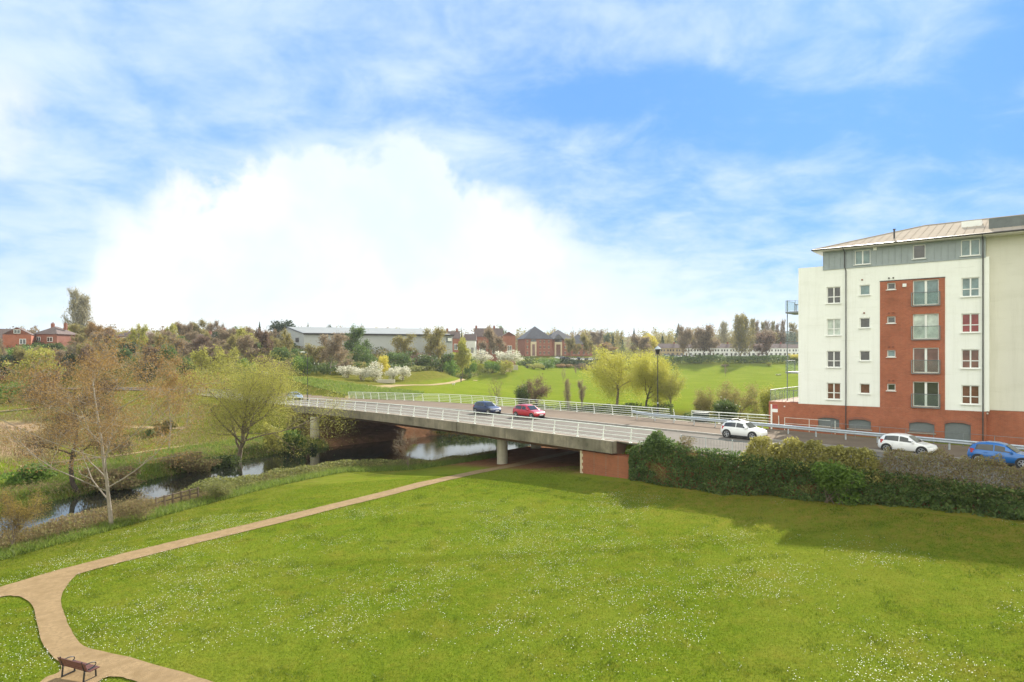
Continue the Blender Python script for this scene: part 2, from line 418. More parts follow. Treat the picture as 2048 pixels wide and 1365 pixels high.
A0 = np.array([5.2, 53.8]); UD = np.array([.66, -.7513]); WD = np.array([.7513, .66])   # bridge axis, and across it
def uw(x, y):
    dx, dy = np.asarray(x)-A0[0], np.asarray(y)-A0[1]
    return dx*UD[0]+dy*UD[1], dx*WD[0]+dy*WD[1]
def zdeck(u):
    return 4.3 - .00028*np.minimum(np.maximum(np.asarray(u, dtype=float), -75.0)+12, 0)**2
def BP(u, w, z=0.0):
    """a point from distance along the bridge, distance across it, height above the carriageway"""
    bend = np.clip(-(u+118), 0, None)**1.6*.05
    w2 = w - bend
    return (A0[0]+UD[0]*u+WD[0]*w2, A0[1]+UD[1]*u+WD[1]*w2, float(zdeck(u))+z)

FA = math.atan2(-.634, .773); FO = (28.74, 58.2)
def bloc(x, y):
    dx, dy = np.asarray(x)-FO[0], np.asarray(y)-FO[1]
    return dx*.773-dy*.634, dx*.634+dy*.773

def lawn_z(x, y): return .5 + .0074*y + np.where(np.asarray(x) > 0, .065, .0400)*np.asarray(x)
ctl = []
for X in (-70,-50,-36,-24,-12,-4,4,12,20,28,40,70):
    for Y in (-60,-20,0,15,26,37,46):
        if X < -20 and Y > 38: continue
        if uw(X, Y)[1] > -5.5: continue
        ctl.append((X, Y, float(np.clip(lawn_z(X, Y), -1.2, 3.6))))
ctl += [(5,53.8,1.5),(9.2,48.5,1.75),(14.3,43.5,2.0),(18,39.2,2.6),(22,34.7,3.1),(26,30,3.5),(32,23,4.0),(40,14,4.4),(-8,54,.55),(-16,56,-.2),(-20,50,-.25),(-16,64,-.5),(-10,66,-.4),(-27,44,-.45),(-24,56,-.5),(-24,42,-.25),(-1.3,64,.51),(5,66,.8),(10,75,.7),(-6,68,.0)]
ctl += [pix(*p) for p in [(634,880,91),(100,905,73),(60,835,112),(330,870,90),(200,850,98),(430,850,96),(0,870,95),(-200,870,95),(80,815,125),
    (-150,815,130),(100,800,150),(60,700,230),(200,690,260),(400,700,262),(600,705,230),(750,705,240),(900,700,270),(-200,700,230),(-500,700,260),
    (600,752,150),(500,757,150),(700,757,165),(820,752,180),(870,737,212),(1000,727,265),(1030,733,280),(760,775,150),(680,785,128),(870,770,215),(960,755,250),
    (923,763,232),(1200,742,325),(1400,740,325),(1024,738,320),(1550,744,310),(1750,742,320),(1400,721,348),(1100,724,335),(1600,722,350),(1900,722,350),(1100,711,370),(1300,711,370),
    (1400,713,385),(1600,713,385),(1900,712,385)]]
ctl += [(X, Y, .8) for X in (-14,0,14,30,50,75,100) for Y in (118,150,185,215) if not (X < 0 and Y > 130)]
ctl += [(30,95,.8),(60,95,.8),(90,75,.8),(100,40,3),(120,10,3)]
ctl += [(X, Y, z) for X in (-600,-300,0,300,600) for Y, z in ((520,15),(800,24),(1100,40),(1600,60))]
ctl += [(-500,100,6),(-500,-100,2),(500,100,5),(500,-100,5),(0,-300,1),(-300,-300,1),(300,-300,4),(-200,160,6),(-200,60,2),(250,250,3),(-300,230,12)]
ctl = np.array(ctl); CX, CZ = ctl[:, :2]/100.0, ctl[:, 2]
K = np.sqrt(((CX[:,None,:]-CX[None,:,:])**2).sum(-1))
n_ = len(CX); Amat = np.zeros((n_+3, n_+3)); Amat[:n_,:n_] = K - np.eye(n_)*.004
Amat[:n_, n_:] = np.c_[np.ones(n_), CX]; Amat[n_:, :n_] = Amat[:n_, n_:].T
RB = np.linalg.solve(Amat, np.r_[CZ, np.zeros(3)])

RIV = np.array([(-75,-30),(-53,15),(-39.3,38),(-35.2,49.3),(-31.2,61.5),(-26.8,72.5),(-21.3,79.5),(-13.3,82.5),(-3.3,92.5),(8,104),(30,112),(60,108),(110,90),(200,60)], dtype=float)
RHW = np.array([5,5,4.4,4.4,4.8,6.2,8.3,11.2,11.4,9,6,6,6,6], dtype=float)
WATER = -1.15
def river_dist(x, y):
    """distance outside the water's edge (negative in the water)"""
    x = np.asarray(x, float).ravel(); y = np.asarray(y, float).ravel(); best = np.full(x.shape, 1e9)
    for i in range(len(RIV)-1):
        a, b = RIV[i], RIV[i+1]; d = b-a
        t = np.clip(((x-a[0])*d[0]+(y-a[1])*d[1])/(d@d), 0, 1)
        q = np.hypot(x-a[0]-t*d[0], y-a[1]-t*d[1]) - (RHW[i]+(RHW[i+1]-RHW[i])*t)
        best = np.minimum(best, q)
    return best
def sst(a, b, x):
    t = np.clip((x-a)/(b-a), 0, 1); return t*t*(3-2*t)

def gz(x, y):
    x = np.atleast_1d(np.asarray(x, float)).ravel(); y = np.atleast_1d(np.asarray(y, float)).ravel()
    z = np.empty(len(x))
    for s in range(0, len(x), 8000):
        q = np.c_[x[s:s+8000], y[s:s+8000]]/100.0
        k = np.sqrt(((q[:,None,:]-CX[None,:,:])**2).sum(-1))
        z[s:s+8000] = k@RB[:n_] + RB[n_] + q@RB[n_+1:]
    near = sst(60, 40, y)*sst(-45, -25, x)*sst(75, 45, x)
    rd = river_dist(x, y)
    h = sst(0.0, 2.4, rd)
    z = np.where(rd < 2.4, (WATER-.25)*(1-h) + np.maximum(z, WATER+.3)*h, z)
    z = np.where(rd < 0, WATER-.25 - 1.4*sst(0, -2.5, rd), z)
    u, w = uw(x, y); bend = np.clip(-(u+118), 0, None)**1.6*.05; w = w + bend
    top = zdeck(u)-.2
    inside = np.maximum(np.maximum(-1.6-w, w-18.6), 0)            # left embankment
    emb = top - inside/1.7 - np.maximum(u+57, 0)/1.25
    z = np.where((u < -40) & (inside < 14) & (u > -400), np.maximum(z, emb), z)
    z = np.where((u < -56.5) & (inside == 0) & (u > -165), np.minimum(z, top), z)
    far = np.maximum(w-18.2, 0)                                   # right of the bridge: ground held up by the retaining wall
    e2 = 4.1 - far/1.8
    z = np.where((u > 1.6) & (w > 1.4) & (far < 9), np.maximum(z, e2), z)
    bx, by = bloc(x, y)
    d = np.maximum(np.maximum(np.maximum(-6.5-bx, bx-60), np.maximum(-6-by, by-24)), 0)
    z = np.where((d < 7) & (w > 1.4), np.maximum(z, 4.1-d/1.5), z)
    z = np.where((u > .6) & (w > .55) & (w < 19) & (u < 80), np.minimum(z, 4.1), z)
    return z

def G(px, py, D0=12.0, D1=900.0, n=4000):
    """where the view ray through a photo pixel meets the terrain"""
    D = np.geomspace(D0, D1, n); X = (px-PX0)*D/F; Z = CAMH+(PY0-py)*D/F
    k = np.nonzero(Z <= gz(X, D))[0]
    i = k[0] if len(k) else n-1
    return float(X[i]), float(D[i]), float(gz(X[i], D[i])[0])
def GX(X, D): return float(X), float(D), float(gz(X, D)[0])

def axis(lo, hi, step, out, fac=1.14):
    a = list(np.arange(lo, hi+1e-6, step)); s = step; v = lo; left = []
    while v > -out: s *= fac; v -= s; left.append(v)
    s = step; v = hi; right = []
    while v < out*(1.0): s *= fac; v += s; right.append(v)
    return np.array(left[::-1]+a+right)
gx = axis(-62, 48, .8, 1600); gy = axis(14, 112, .8, 1800)
GXX, GYY = np.meshgrid(gx, gy); fx, fy = GXX.ravel(), GYY.ravel(); fz = gz(fx, fy)
nx, ny = len(gx), len(gy)
ii = (np.arange(ny-1)[:,None]*nx + np.arange(nx-1)[None,:]).ravel()
me = np_mesh('ground', np.c_[fx, fy, fz], np.c_[ii, ii+1, ii+1+nx, ii+nx], True)
# what grows or lies where: R dry moss, G bare soil, B rough meadow, A dead reed stand
u_, w_ = uw(fx, fy); rd_ = river_dist(fx, fy); D_ = fy; PXv = PX0+F*fx/np.maximum(fy, 1); PYv = PY0+F*(CAMH-fz)/np.maximum(fy, 1)
dry = sst(-9, -2, w_)*sst(1.5, 9, u_)*sst(1.0, .4, w_)*(w_ < 1)
soil = sst(-1.5, 1.0, w_)*sst(20, 17.5, w_)*sst(4, -1, u_)*sst(-70, -60, u_)
soil = np.maximum(soil, sst(1.6, .2, rd_)*.8)
rough = np.maximum(sst(14, 3, rd_)*(1-sst(34, 12, fy)), 0)*.7
lft = sst(0, -6, w_)*sst(-38, -48, u_)*(fy > 40)
rough = np.maximum(rough, sst(-20, -34, fx)*sst(64, 80, fy)*.75)
rough = np.maximum(rough, sst(-15, -35, fx)*sst(115, 130, fy)*.8)
rough = np.maximum(rough, sst(330, 345, fy))
bankdry = sst(122, 130, fy)*sst(300, 240, fy)*np.clip(sst(733+(1024-PXv)*.118+16, 733+(1024-PXv)*.118+2, PYv), 0, 1)*(PXv < 1040)
rough = np.maximum(rough, bankdry)
reed = sst(130, 60, PXv)*sst(835, 850, PYv)*sst(925, 905, PYv)*(fy > 60)*(fy < 130)
at = me.color_attributes.new('cover', 'FLOAT_COLOR', 'POINT')
at.data.foreach_set('color', np.c_[dry, soil, rough, reed].astype(np.float32).ravel())

def grass_colour(nt, tc, rnd=None):
    """lawn green with worn, mossy and lush patches; shared by the turf and its blades"""
    fine = noise_(nt, tc, 9, 6, .75); midn = noise_(nt, tc, 1.1, 6, .72); big = noise_(nt, tc, .11, 6, .62); worn = noise_(nt, tc, .38, 7, .7)
    f = fine if rnd is None else math_(nt, 'MULTIPLY_ADD', rnd, .55, .22)
    col = ramp(nt, f, [(.25, (.058,.092,.007)), (.5, (.122,.172,.013)), (.78, (.20,.24,.028))])
    col = mixc(nt, math_(nt, 'MULTIPLY', ramp(nt, worn, [(.50, (0,0,0)), (.72, (1,1,1))]), .42), col, (.205,.165,.028))
    col = mixc(nt, math_(nt, 'MULTIPLY', ramp(nt, midn, [(.48, (0,0,0)), (.75, (1,1,1))]), .5), col, (.215,.19,.03))
    col = mixc(nt, math_(nt, 'MULTIPLY', ramp(nt, midn, [(.26, (1,1,1)), (.46, (0,0,0))]), .55), col, (.062,.115,.010))
    col = mixc(nt, math_(nt, 'MULTIPLY', ramp(nt, big, [(.46, (0,0,0)), (.66, (1,1,1))]), .5), col, (.20,.225,.03))
    return fine, midn, col
m, nt, out = nodes('grass_ground')
b = N(nt, 'ShaderNodeBsdfPrincipled'); nt.links.new(b.outputs[0], out.inputs[0]); b.inputs['Roughness'].default_value = .9; b.inputs['Specular IOR Level'].default_value = .0
tc = N(nt, 'ShaderNodeTexCoord').outputs['Object']
vc = N(nt, 'ShaderNodeVertexColor'); vc.layer_name = 'cover'
sp = N(nt, 'ShaderNodeSeparateColor'); nt.links.new(vc.outputs[0], sp.inputs[0])
fine, midn, col = grass_colour(nt, tc)
roughc = ramp(nt, noise_(nt, tc, .8, 7, .75), [(.3, (.06,.08,.010)), (.5, (.12,.12,.022)), (.7, (.20,.16,.05))])
edge = math_(nt, 'ADD', sp.outputs[2], math_(nt, 'MULTIPLY_ADD', noise_(nt, tc, .5, 5, .7), .9, -.45), clamp=True)
col = mixc(nt, math_(nt, 'MULTIPLY', edge, math_(nt, 'GREATER_THAN', sp.outputs[2], .02)), col, roughc)
reedc = ramp(nt, noise_(nt, tc, 1.2, 6, .75), [(.3, (.20,.13,.075)), (.7, (.40,.29,.18))])
col = mixc(nt, vc.outputs[1], col, reedc)
mossc = ramp(nt, noise_(nt, tc, 2.2, 6, .7), [(.3, (.13,.15,.02)), (.5, (.20,.16,.03)), (.72, (.27,.17,.045))])
col = mixc(nt, math_(nt, 'MULTIPLY', sp.outputs[0], ramp(nt, midn, [(.3, (.15,.15,.15)), (.65, (.85,.85,.85))])), col, mossc)
soilc = ramp(nt, noise_(nt, tc, 1.1, 6, .7), [(.3, (.15,.075,.04)), (.7, (.27,.145,.08))])
col = mixc(nt, math_(nt, 'ADD', sp.outputs[1], math_(nt, 'MULTIPLY', math_(nt, 'SUBTRACT', midn, .5), math_(nt, 'MULTIPLY', sp.outputs[1], 1.0)), clamp=True), col, soilc)
nt.links.new(col, b.inputs['Base Color'])
bn = N(nt, 'ShaderNodeBump'); bn.inputs['Strength'].default_value = .9; bn.inputs['Distance'].default_value = .12
nt.links.new(math_(nt, 'ADD', fine, math_(nt, 'MULTIPLY', midn, 1.2)), bn.inputs['Height']); nt.links.new(bn.outputs[0], b.inputs['Normal'])
ground = link('ground', me, m); tag(ground, kind='structure')

# river water: one level sheet following the channel
m, nt, out = nodes('river_water')
b = N(nt, 'ShaderNodeBsdfPrincipled'); nt.links.new(b.outputs[0], out.inputs[0])
b.inputs['Base Color'].default_value = (.012,.014,.010,1); b.inputs['Roughness'].default_value = .03; b.inputs['IOR'].default_value = 1.333
b.inputs['Specular IOR Level'].default_value = 1.0
tc = N(nt, 'ShaderNodeTexCoord').outputs['Object']
bn = N(nt, 'ShaderNodeBump'); bn.inputs['Strength'].default_value = .10; bn.inputs['Distance'].default_value = .05
nt.links.new(noise_(nt, tc, 1.6, 4, .6), bn.inputs['Height']); nt.links.new(bn.outputs[0], b.inputs['Normal'])
mb = MB(); pts = []
for i in range(len(RIV)):
    d = RIV[min(i+1, len(RIV)-1)]-RIV[max(i-1, 0)]; d = d/np.hypot(*d); nrm = np.array([-d[1], d[0]])
    hw = RHW[i]+2.2
    pts.append((RIV[i]+nrm*hw, RIV[i]-nrm*hw))
for i in range(len(pts)-1):
    (a, b1), (c, d1) = pts[i], pts[i+1]
    mb.add([(a[0],a[1],WATER),(b1[0],b1[1],WATER),(d1[0],d1[1],WATER),(c[0],c[1],WATER)], [(0,1,2,3)])
river = mb.build('river_water', m); tag(river, kind='structure')

def ribbon(name, pts, widths, material, off, kind='structure', step=.4):
    """a path laid on the ground: centre line with width"""
    P = [np.array(p[:2]) for p in pts]; dense = []; wd = []
    if isinstance(widths, (int, float)): widths = [widths]*len(P)
    for i in range(len(P)-1):
        k = max(1, int(np.hypot(*(P[i+1]-P[i]))/step))
        p0 = P[max(i-1,0)]; p1 = P[i]; p2 = P[i+1]; p3 = P[min(i+2, len(P)-1)]
        for j in range(k):
            t = j/k
            dense.append(.5*((2*p1)+(-p0+p2)*t+(2*p0-5*p1+4*p2-p3)*t*t+(-p0+3*p1-3*p2+p3)*t**3)); wd.append(widths[i]+(widths[i+1]-widths[i])*t)
    dense.append(P[-1]); wd.append(widths[-1]); dense = np.array(dense)
    tg = np.gradient(dense, axis=0); tg /= np.hypot(tg[:,0], tg[:,1])[:,None]; nr = np.c_[-tg[:,1], tg[:,0]]
    wob = np.array([mnoise.noise(Vector((p[0]*.7, p[1]*.7, 0))) for p in dense])*.10+np.array([mnoise.noise(Vector((p[0]*3.1, p[1]*3.1, 5))) for p in dense])*.09
    cols = []
    for s in (-.5,-.25,0,.25,.5): cols.append(dense+nr*((np.array(wd)+wob)*s)[:,None])
    v = np.concatenate(cols); z = gz(v[:,0], v[:,1])+off; n = len(dense); f = []
    for c in range(4):
        i = np.arange(n-1)+c*n; f.append(np.c_[i, i+1, i+1+n, i+n])
    o = link(name, np_mesh(name, np.c_[v, z], np.concatenate(f), True), material)
    return tag(o, kind=kind)

ribbon('path', [G(*p) for p in [(-160,1228),(0,1186),(150,1142),(350,1091),(500,1055),(650,1018),(800,981),(950,946),(1030,931)]]+[GX(2.8,66),GX(8,72),GX(16,81)], 1.75, M['path'], .035)
outl = [(-40,1199),(30,1176),(110,1152),(200,1124),(196,1130),(160,1144),(130,1180),(122,1205),(132,1240),(150,1275),(175,1297),(260,1318),(350,1343),(425,1367),(520,1410),(420,1440),(300,1380),(262,1362),(226,1356),(205,1362),(170,1385),(120,1420),(40,1420),(83,1364),(118,1347),(121,1333),(104,1314),(86,1290),(74,1250),(66,1216),(50,1200),(20,1194)]
def smooth_outline(P, k=5):
    out_ = []
    for i in range(len(P)):
        p0, p1, p2, p3 = [np.array(P[(i+j) % len(P)], float) for j in (-1, 0, 1, 2)]
        for t in np.arange(k)/k:
            q = .5*((2*p1)+(-p0+p2)*t+(2*p0-5*p1+4*p2-p3)*t*t+(-p0+3*p1-3*p2+p3)*t**3)
            out_.append(tuple(q+np.array([mnoise.noise(Vector((q[0]*.09, q[1]*.09, 0))), mnoise.noise(Vector((q[0]*.09, q[1]*.09, 7)))])*2.0))
    return out_
outl = smooth_outline(outl)
bm = bmesh.new(); fc = bm.faces.new([bm.verts.new(G(*p)) for p in outl])
bmesh.ops.triangulate(bm, faces=[fc])
for _ in range(3): bmesh.ops.subdivide_edges(bm, edges=[e for e in bm.edges if e.calc_length() > .8], cuts=1)
bmesh.ops.triangulate(bm, faces=bm.faces[:])
zz = gz([v.co.x for v in bm.verts], [v.co.y for v in bm.verts])
for v, z in zip(bm.verts, zz): v.co.z = z+.045
bmesh.ops.recalc_face_normals(bm, faces=bm.faces[:])
me = bpy.data.meshes.new('path'); bm.to_mesh(me); bm.free()
if me.polygons[0].normal.z < 0: me.flip_normals()
tag(link('path', me, M['path']), kind='structure')
ribbon('path', [G(*p) for p in [(690,800),(735,785),(770,774),(820,771),(870,770),(915,763),(960,755),(1000,747),(1020,738),(1030,732)]], [2,2.2,3.2,1.5,1.5,1.5,1.5,1.7,2.2,2.4], M['dirt_path'], .06, step=2)
ribbon('path', [G(*p) for p in [(650,768),(700,769),(760,774)]], [1.5,1.8,3], M['dirt_path'], .07, step=2)
ribbon('path', [G(*p) for p in [(-60,828),(20,822),(80,815),(140,806)]], 2, M['dirt_path'], .06, step=2)
ribbon('path', [G(*p) for p in [(140,826),(180,842),(230,852),(300,856),(370,857)]], 1.6, M['dirt_path'], .06, step=2)
ribbon('path', [G(*p) for p in [(40,934),(100,927),(180,918),(260,909),(330,898),(400,889)]], .8, M['dirt_path'], .05, step=2)
# ------------------------------------------------------------------ road, pavements, kerbs
def strip(name, us, w0, w1, z0, material, thick=None, kind='structure', parent=None):
    mb = MB(); L = [BP(u, w0, z0) for u in us]; Rr = [BP(u, w1, z0) for u in us]; n = len(us)
    if thick is None:
        mb.add(L+Rr, [(i, i+1, n+i+1, n+i) for i in range(n-1)])
    else:
        rings = [[BP(u, w0, z0-thick), BP(u, w1, z0-thick), BP(u, w1, z0), BP(u, w0, z0)] for u in us]
        mb.loft(rings)
    o = mb.build(name, material, parent)
    return tag(o, kind=kind) if kind else o
US = list(np.arange(-190, 90.1, 2.0))
strip('road', US, 1.0, 10.4, 0.0, M['asphalt'])
strip('pavement', US, 10.62, 17.75, .13, M['footway'])
strip('pavement', US, .3, .8, .13, M['footway'])
strip('kerb', US, 10.4, 10.62, .14, M['kerb'], .2)
strip('kerb', US, .8, 1.0, .14, M['kerb'], .2)

# ------------------------------------------------------------------ bridge
bridge = empty('road_bridge', BP(-28, 9, -3.5), 0, 'long concrete road bridge on round piers crossing the small river', 'bridge')
bl = Vector(bridge.location)
def sub(mb, name, material, parent=bridge, **k):
    o = mb.build(name, material, None, **k)
    o.parent = parent; o.matrix_parent_inverse = parent.matrix_world.inverted() if False else o.matrix_parent_inverse
    o.location = -Vector(parent.location) if parent.parent is None else (0,0,0)
    return o
UB = list(np.arange(-60, 4.1, 1.6))
def sweep(us, sec):
    mb = MB(); mb.loft([[BP(u, w, z) for w, z in sec] for u in us]); return mb
sub(sweep(UB, [(.3,-.75),(.3,-.03),(17.7,-.03),(17.7,-.75),(16.6,-1.35),(1.5,-1.35)]), 'deck', M['soffit'])
for (a, b) in ((-.28,.3),(17.72,18.3)):
    for (s, e) in ((-60,-38.1),(-38.0,-16.1),(-16.0,4.2)):
        us = list(np.linspace(s, e, 10)); sub(sweep(us, [(a,-.80),(b,-.80),(b,.16),(a,.16)]), 'edge_beam', M['concrete'])
PIERS = [((-27.6, 91), 1.28), ((-.95, 64), 1.06)]
for px, D in ((725, 104.5), (1072, 76.5)):
    PIERS.append((((px-PX0)*D/F, D), 1.2))
for (x, y), dia in PIERS:
    u, w = uw(x, y); z0 = float(gz(x, y)[0])-.8
    mb = MB(); mb.cyl(x, y, z0, float(zdeck(u))-1.3, dia/2, 24)
    sub(mb, 'pier', M['concrete_pier'], smooth=False)
# abutments
def ublock(u0, u1, w0, w1, zt, zb):
    mb = MB(); p = lambda u, w, z: (A0[0]+UD[0]*u+WD[0]*w, A0[1]+UD[1]*u+WD[1]*w, z)
    mb.hexa([p(u0,w0,zb),p(u1,w0,zb),p(u1,w1,zb),p(u0,w1,zb),p(u0,w0,zt),p(u1,w0,zt),p(u1,w1,zt),p(u0,w1,zt)]); return mb
sub(ublock(.6, 6.5, .02, 17.6, 3.36, .2), 'abutment', M['brick_abut'])
mb = MB()
for k in range(9):
    p = lambda u, w, z: (A0[0]+UD[0]*u+WD[0]*w, A0[1]+UD[1]*u+WD[1]*w, z)
    z = 1.15+k*.245; ln = .30 if k % 2 else .18
    mb.hexa([p(.59,-.0,z),p(.59+ln,-.0,z),p(.59+ln,.1,z),p(.59,.1,z),p(.59,-.0,z+.24),p(.59+ln,-.0,z+.24),p(.59+ln,.1,z+.24),p(.59,.1,z+.24)])
    mb.hexa([p(.585,.012,z),p(.75,.012,z),p(.75,.3,z),p(.585,.3,z),p(.585,.012,z+.24),p(.75,.012,z+.24),p(.75,.3,z+.24),p(.585,.3,z+.24)])
sub(mb, 'quoin', M['stone'])
sub(ublock(-61, -58.6, .2, 17.6, 2.9, .5), 'abutment', M['soffit'])

# ------------------------------------------------------------------ railings
def railing(name, label, us, wf, height, rails, lean, base=.16, group=None):
    o = empty(name, BP(us[0], wf(us[0]), 0), 0, label, 'railing', group); off = -Vector(o.location)
    for j, h in enumerate(rails):
        mb = MB(); r = .045 if j == len(rails)-1 else .026
        fine = list(np.arange(us[0], us[-1]+.01, 1.0))
        mb.tube([BP(u, wf(u)+lean*(h/height)**2, base+h) for u in fine], r, 6)
        q = mb.build('top_rail' if j == len(rails)-1 else 'rail', M['white_paint'], o, smooth=True); q.location = off
    for u in us:
        mb = MB()
        mb.tube([BP(u, wf(u)+lean*(t**2), base+height*t) for t in (0,.35,.7,1.02)], [.055,.05,.042,.035], 6)
        b0 = Vector(BP(u, wf(u), base)); mb.box(b0.x-.12, b0.x+.12, b0.y-.1, b0.y+.1, b0.z, b0.z+.04)
        q = mb.build('post', M['white_paint'], o); q.location = off
    return o
us = list(np.arange(-96, 9.9, 2.75))
railing('bridge_railing', 'white steel bridge railing with four bars along the near edge of the deck', us, lambda u: .05, 1.12, (.2,.48,.76,1.12), .16)
def far_w(u): return 17.7+1.25*sst(-47.5,-46.3,u)*sst(-31.3,-32.4,u)
railing('bridge_railing', 'white steel railing with an outward bay along the far edge of the bridge', list(np.arange(-74, -1.5, 2.75)), lambda u: float(far_w(u)), 1.15, (.18,.42,.66,.9,1.15), -.2)
railing('roadside_railing', 'short white two bar railing between black lamp post and dark hedge behind guardrail', list(np.arange(-1, 8.5, 2.9)), lambda u: 18.7+u*.12, 1.1, (.55,.82,1.1), -.05, .1)

def guardrail():
    o = empty('crash_barrier', BP(-6, 15.6, 0), 0, 'galvanised corrugated crash barrier on short posts behind the parked and passing cars', 'barrier'); off = -Vector(o.location)
    us = [-6.6,-5.5]+list(np.arange(-4, 45, 2.0)); wf = lambda u: 15.9-.055*min(max(u+6, 0), 40)
    prof = [(0,-.155),(-.04,-.13),(-.075,-.085),(-.04,-.04),(0,-.015),(0,.015),(-.04,.04),(-.075,.085),(-.04,.13),(0,.155)]
    rings = []
    for u in us:
        h = .62 if u > -5 else .62+(-5-u)*.12
        rings.append([BP(u, wf(u)+a*1.2, .13+h+z) for a, z in prof]+[BP(u, wf(u)+a*1.2+.02, .13+h+z) for a, z in prof[::-1]])
    mb = MB(); mb.loft(rings); mb.build('beam', M['steel'], o).location = off
    for u in np.arange(-6, 44, 2.4):
        b0 = Vector(BP(u, wf(u)+.08, .1)); mb = MB(); mb.box(b0.x-.04, b0.x+.04, b0.y-.06, b0.y+.06, b0.z, b0.z+.72)
        mb.build('post', M['steel'], o).location = off
guardrail()
def thin_fence(name, label, u0, u1, wf, h, step, material, nr=2, r=.018):
    o = empty(name, BP(u0, wf(u0), 0), 0, label, 'fence'); off = -Vector(o.location)
    for j in range(nr):
        mb = MB(); mb.tube([BP(u, wf(u), .1+h*(1-j*.5)) for u in np.arange(u0, u1+.1, 2)], r, 5); mb.build('rail', material, o).location = off
    for u in np.arange(u0, u1, step):
        mb = MB(); p = BP(u, wf(u), 0); mb.cyl(p[0], p[1], p[2], p[2]+.1+h+.02, r*1.4, 6); mb.build('post', material, o).location = off
thin_fence('handrail_fence', 'thin grey post and wire fence in front of the brick ground floor', 13.6, 46, lambda u: 17.2-.05*(u-10), 1.05, 1.9, M['steel_dark'])
thin_fence('handrail_fence', 'pale tubular handrail behind the white sport utility car near the sign post', 8.6, 14.2, lambda u: 18.9+(u-8)*.05, 1.05, 2.2, M['white_paint'])

def guard_panels():
    o = empty('pedestrian_guardrail', BP(9.9, .4, 0), 0, 'grey pedestrian guardrail with thin vertical bars above the ivy covered wall', 'railing'); off = -Vector(o.location)
    for k, u in enumerate(np.arange(10.0, 44, 2.0)):
        mb = MB()
        for z in (.15, 1.0): mb.tube([BP(u+.03, .42, z+.1), BP(u+1.97, .42, z+.1)], .02, 6)
        for q in np.arange(u+.12, u+1.95, .115): mb.tube([BP(q, .42, .25), BP(q, .42, 1.1)], .009, 4, False)
        mb.build('bar_panel', M['steel_dark'], o).location = off
        mb = MB(); p = BP(u, .42, 0); mb.cyl(p[0], p[1], p[2]-.1, p[2]+1.16, .03, 8); mb.build('post', M['steel'], o).location = off
guard_panels()

# ------------------------------------------------------------------ retaining wall under the ivy
wall = ublock(6.52, 60, .0, .5, 4.25, -.5).build('retaining_wall', M['brick_abut'])
tag(wall, 'low brick retaining wall almost hidden by ivy below the road', 'wall')

# ------------------------------------------------------------------ lamps and signs
def lantern_lamp(x, y, z, H, label):
    o = empty('street_lamp', (x, y, z), 0, label, 'street lamp')
    mb = MB(); mb.tube([(0,0,0),(0,0,.05),(0,0,1.3),(0,0,1.4),(0,0,H-.9)], [.13,.11,.10,.06,.045], 10); mb.build('post', M['black'], o)
    mb = MB(); mb.tube([(0,0,H-.95),(0,0,H-.85),(0,0,H-.4),(0,0,H-.36)], [.1,.16,.30,.32], 8); mb.build('lantern', M['black'], o)
    mb = MB(); mb.tube([(0,0,H-.36),(0,0,H-.28),(0,0,H-.12),(0,0,H)], [.36,.34,.16,.03], 8); mb.build('cap', M['steel'], o)
    mb = MB(); mb.tube([(0,0,1.36),(0,0,1.5)], [.09,.09], 8); mb.build('collar', M['steel'], o)
    return o
D = 73.2; x = (1315.5-PX0)*D/F
u, w = uw(x, D); lantern_lamp(x, D, float(zdeck(u))+.12, 7.85, 'tall black lantern lamp post beside the end of the bridge railing')
def arm_lamp(x, y, z, H, rz, label, name='street_lamp'):
    o = empty(name, (x, y, z), rz, label, 'street lamp')
    mb = MB(); mb.tube([(0,0,0),(0,0,1.2),(0,0,1.25),(0,0,H-.2),(-.15,0,H),(-.5,0,H+.08)], [.10,.10,.06,.05,.04,.035], 8); mb.build('post', M['black'], o)
    mb = MB(); mb.loft([[(-.45,-.06,H+.02),(-.45,.06,H+.02),(-.45,.06,H+.13),(-.45,-.06,H+.13)],[(-.8,-.15,H+.03),(-.8,.15,H+.03),(-.8,.12,H+.17),(-.8,-.12,H+.17)],[(-1.2,-.08,H+.05),(-1.2,.08,H+.05),(-1.2,.05,H+.11),(-1.2,-.05,H+.11)]])
    mb.build('lamp_head', M['upvc'], o)
    return o
D = 110; x = (615-PX0)*D/F; u, w = uw(x, D); arm_lamp(x, D, float(zdeck(u))+.1, 8.3, 0, 'slim black lamp post with white head at the left end of the bridge')
for px, py, D, H, lab in ((832,703,215,7.5,'small pale lamp head rising above scrub left of the white blossom'),(925,694,235,7.5,'pale lamp head beside yellow green tree near the warehouse end')):
    x, y, z = pix(px, py, D); zz_ = float(gz(x, y)[0]); arm_lamp(x, y, zz_, max(z-zz_, 3), 0.2, lab)
# board on a white post in front of the podium
x, y, z = pix(1543, 868, 60.0); z = float(gz(x, y)[0])
o = empty('sign_board', (x, y, z), FA, 'small red and white board on a white post at the brick corner', 'sign')
mb = MB(); mb.box(-.06,.06,-.06,.06,0,2.55); mb.build('post', M['upvc'], o)
mb = MB(); mb.box(.07,.55,-.03,.03,1.85,2.15); mb.build('lower_panel', M['upvc'], o)
mb = MB(); mb.box(.07,.55,-.03,.03,2.153,2.55); mb.build('upper_panel', paint('sign_red', (.35,.03,.03), 0), o)
# dark utility box beside the railing
x, y, z = pix(1402, 838, 67); z = float(gz(x, y)[0])
mb = MB(); mb.box(-.75,.75,-.3,.3,0,1.15); mb.box(-.8,.8,-.34,.34,1.152,1.22)
o = mb.build('utility_cabinet', mat('dark_green_cabinet', (.02,.035,.025), .5), None, bevel=.01); o.location = (x, y, 4.1); o.rotation_euler = (0,0,FA)
tag(o, 'dark green utility cabinet behind the crash barrier at the end of railing', 'cabinet')
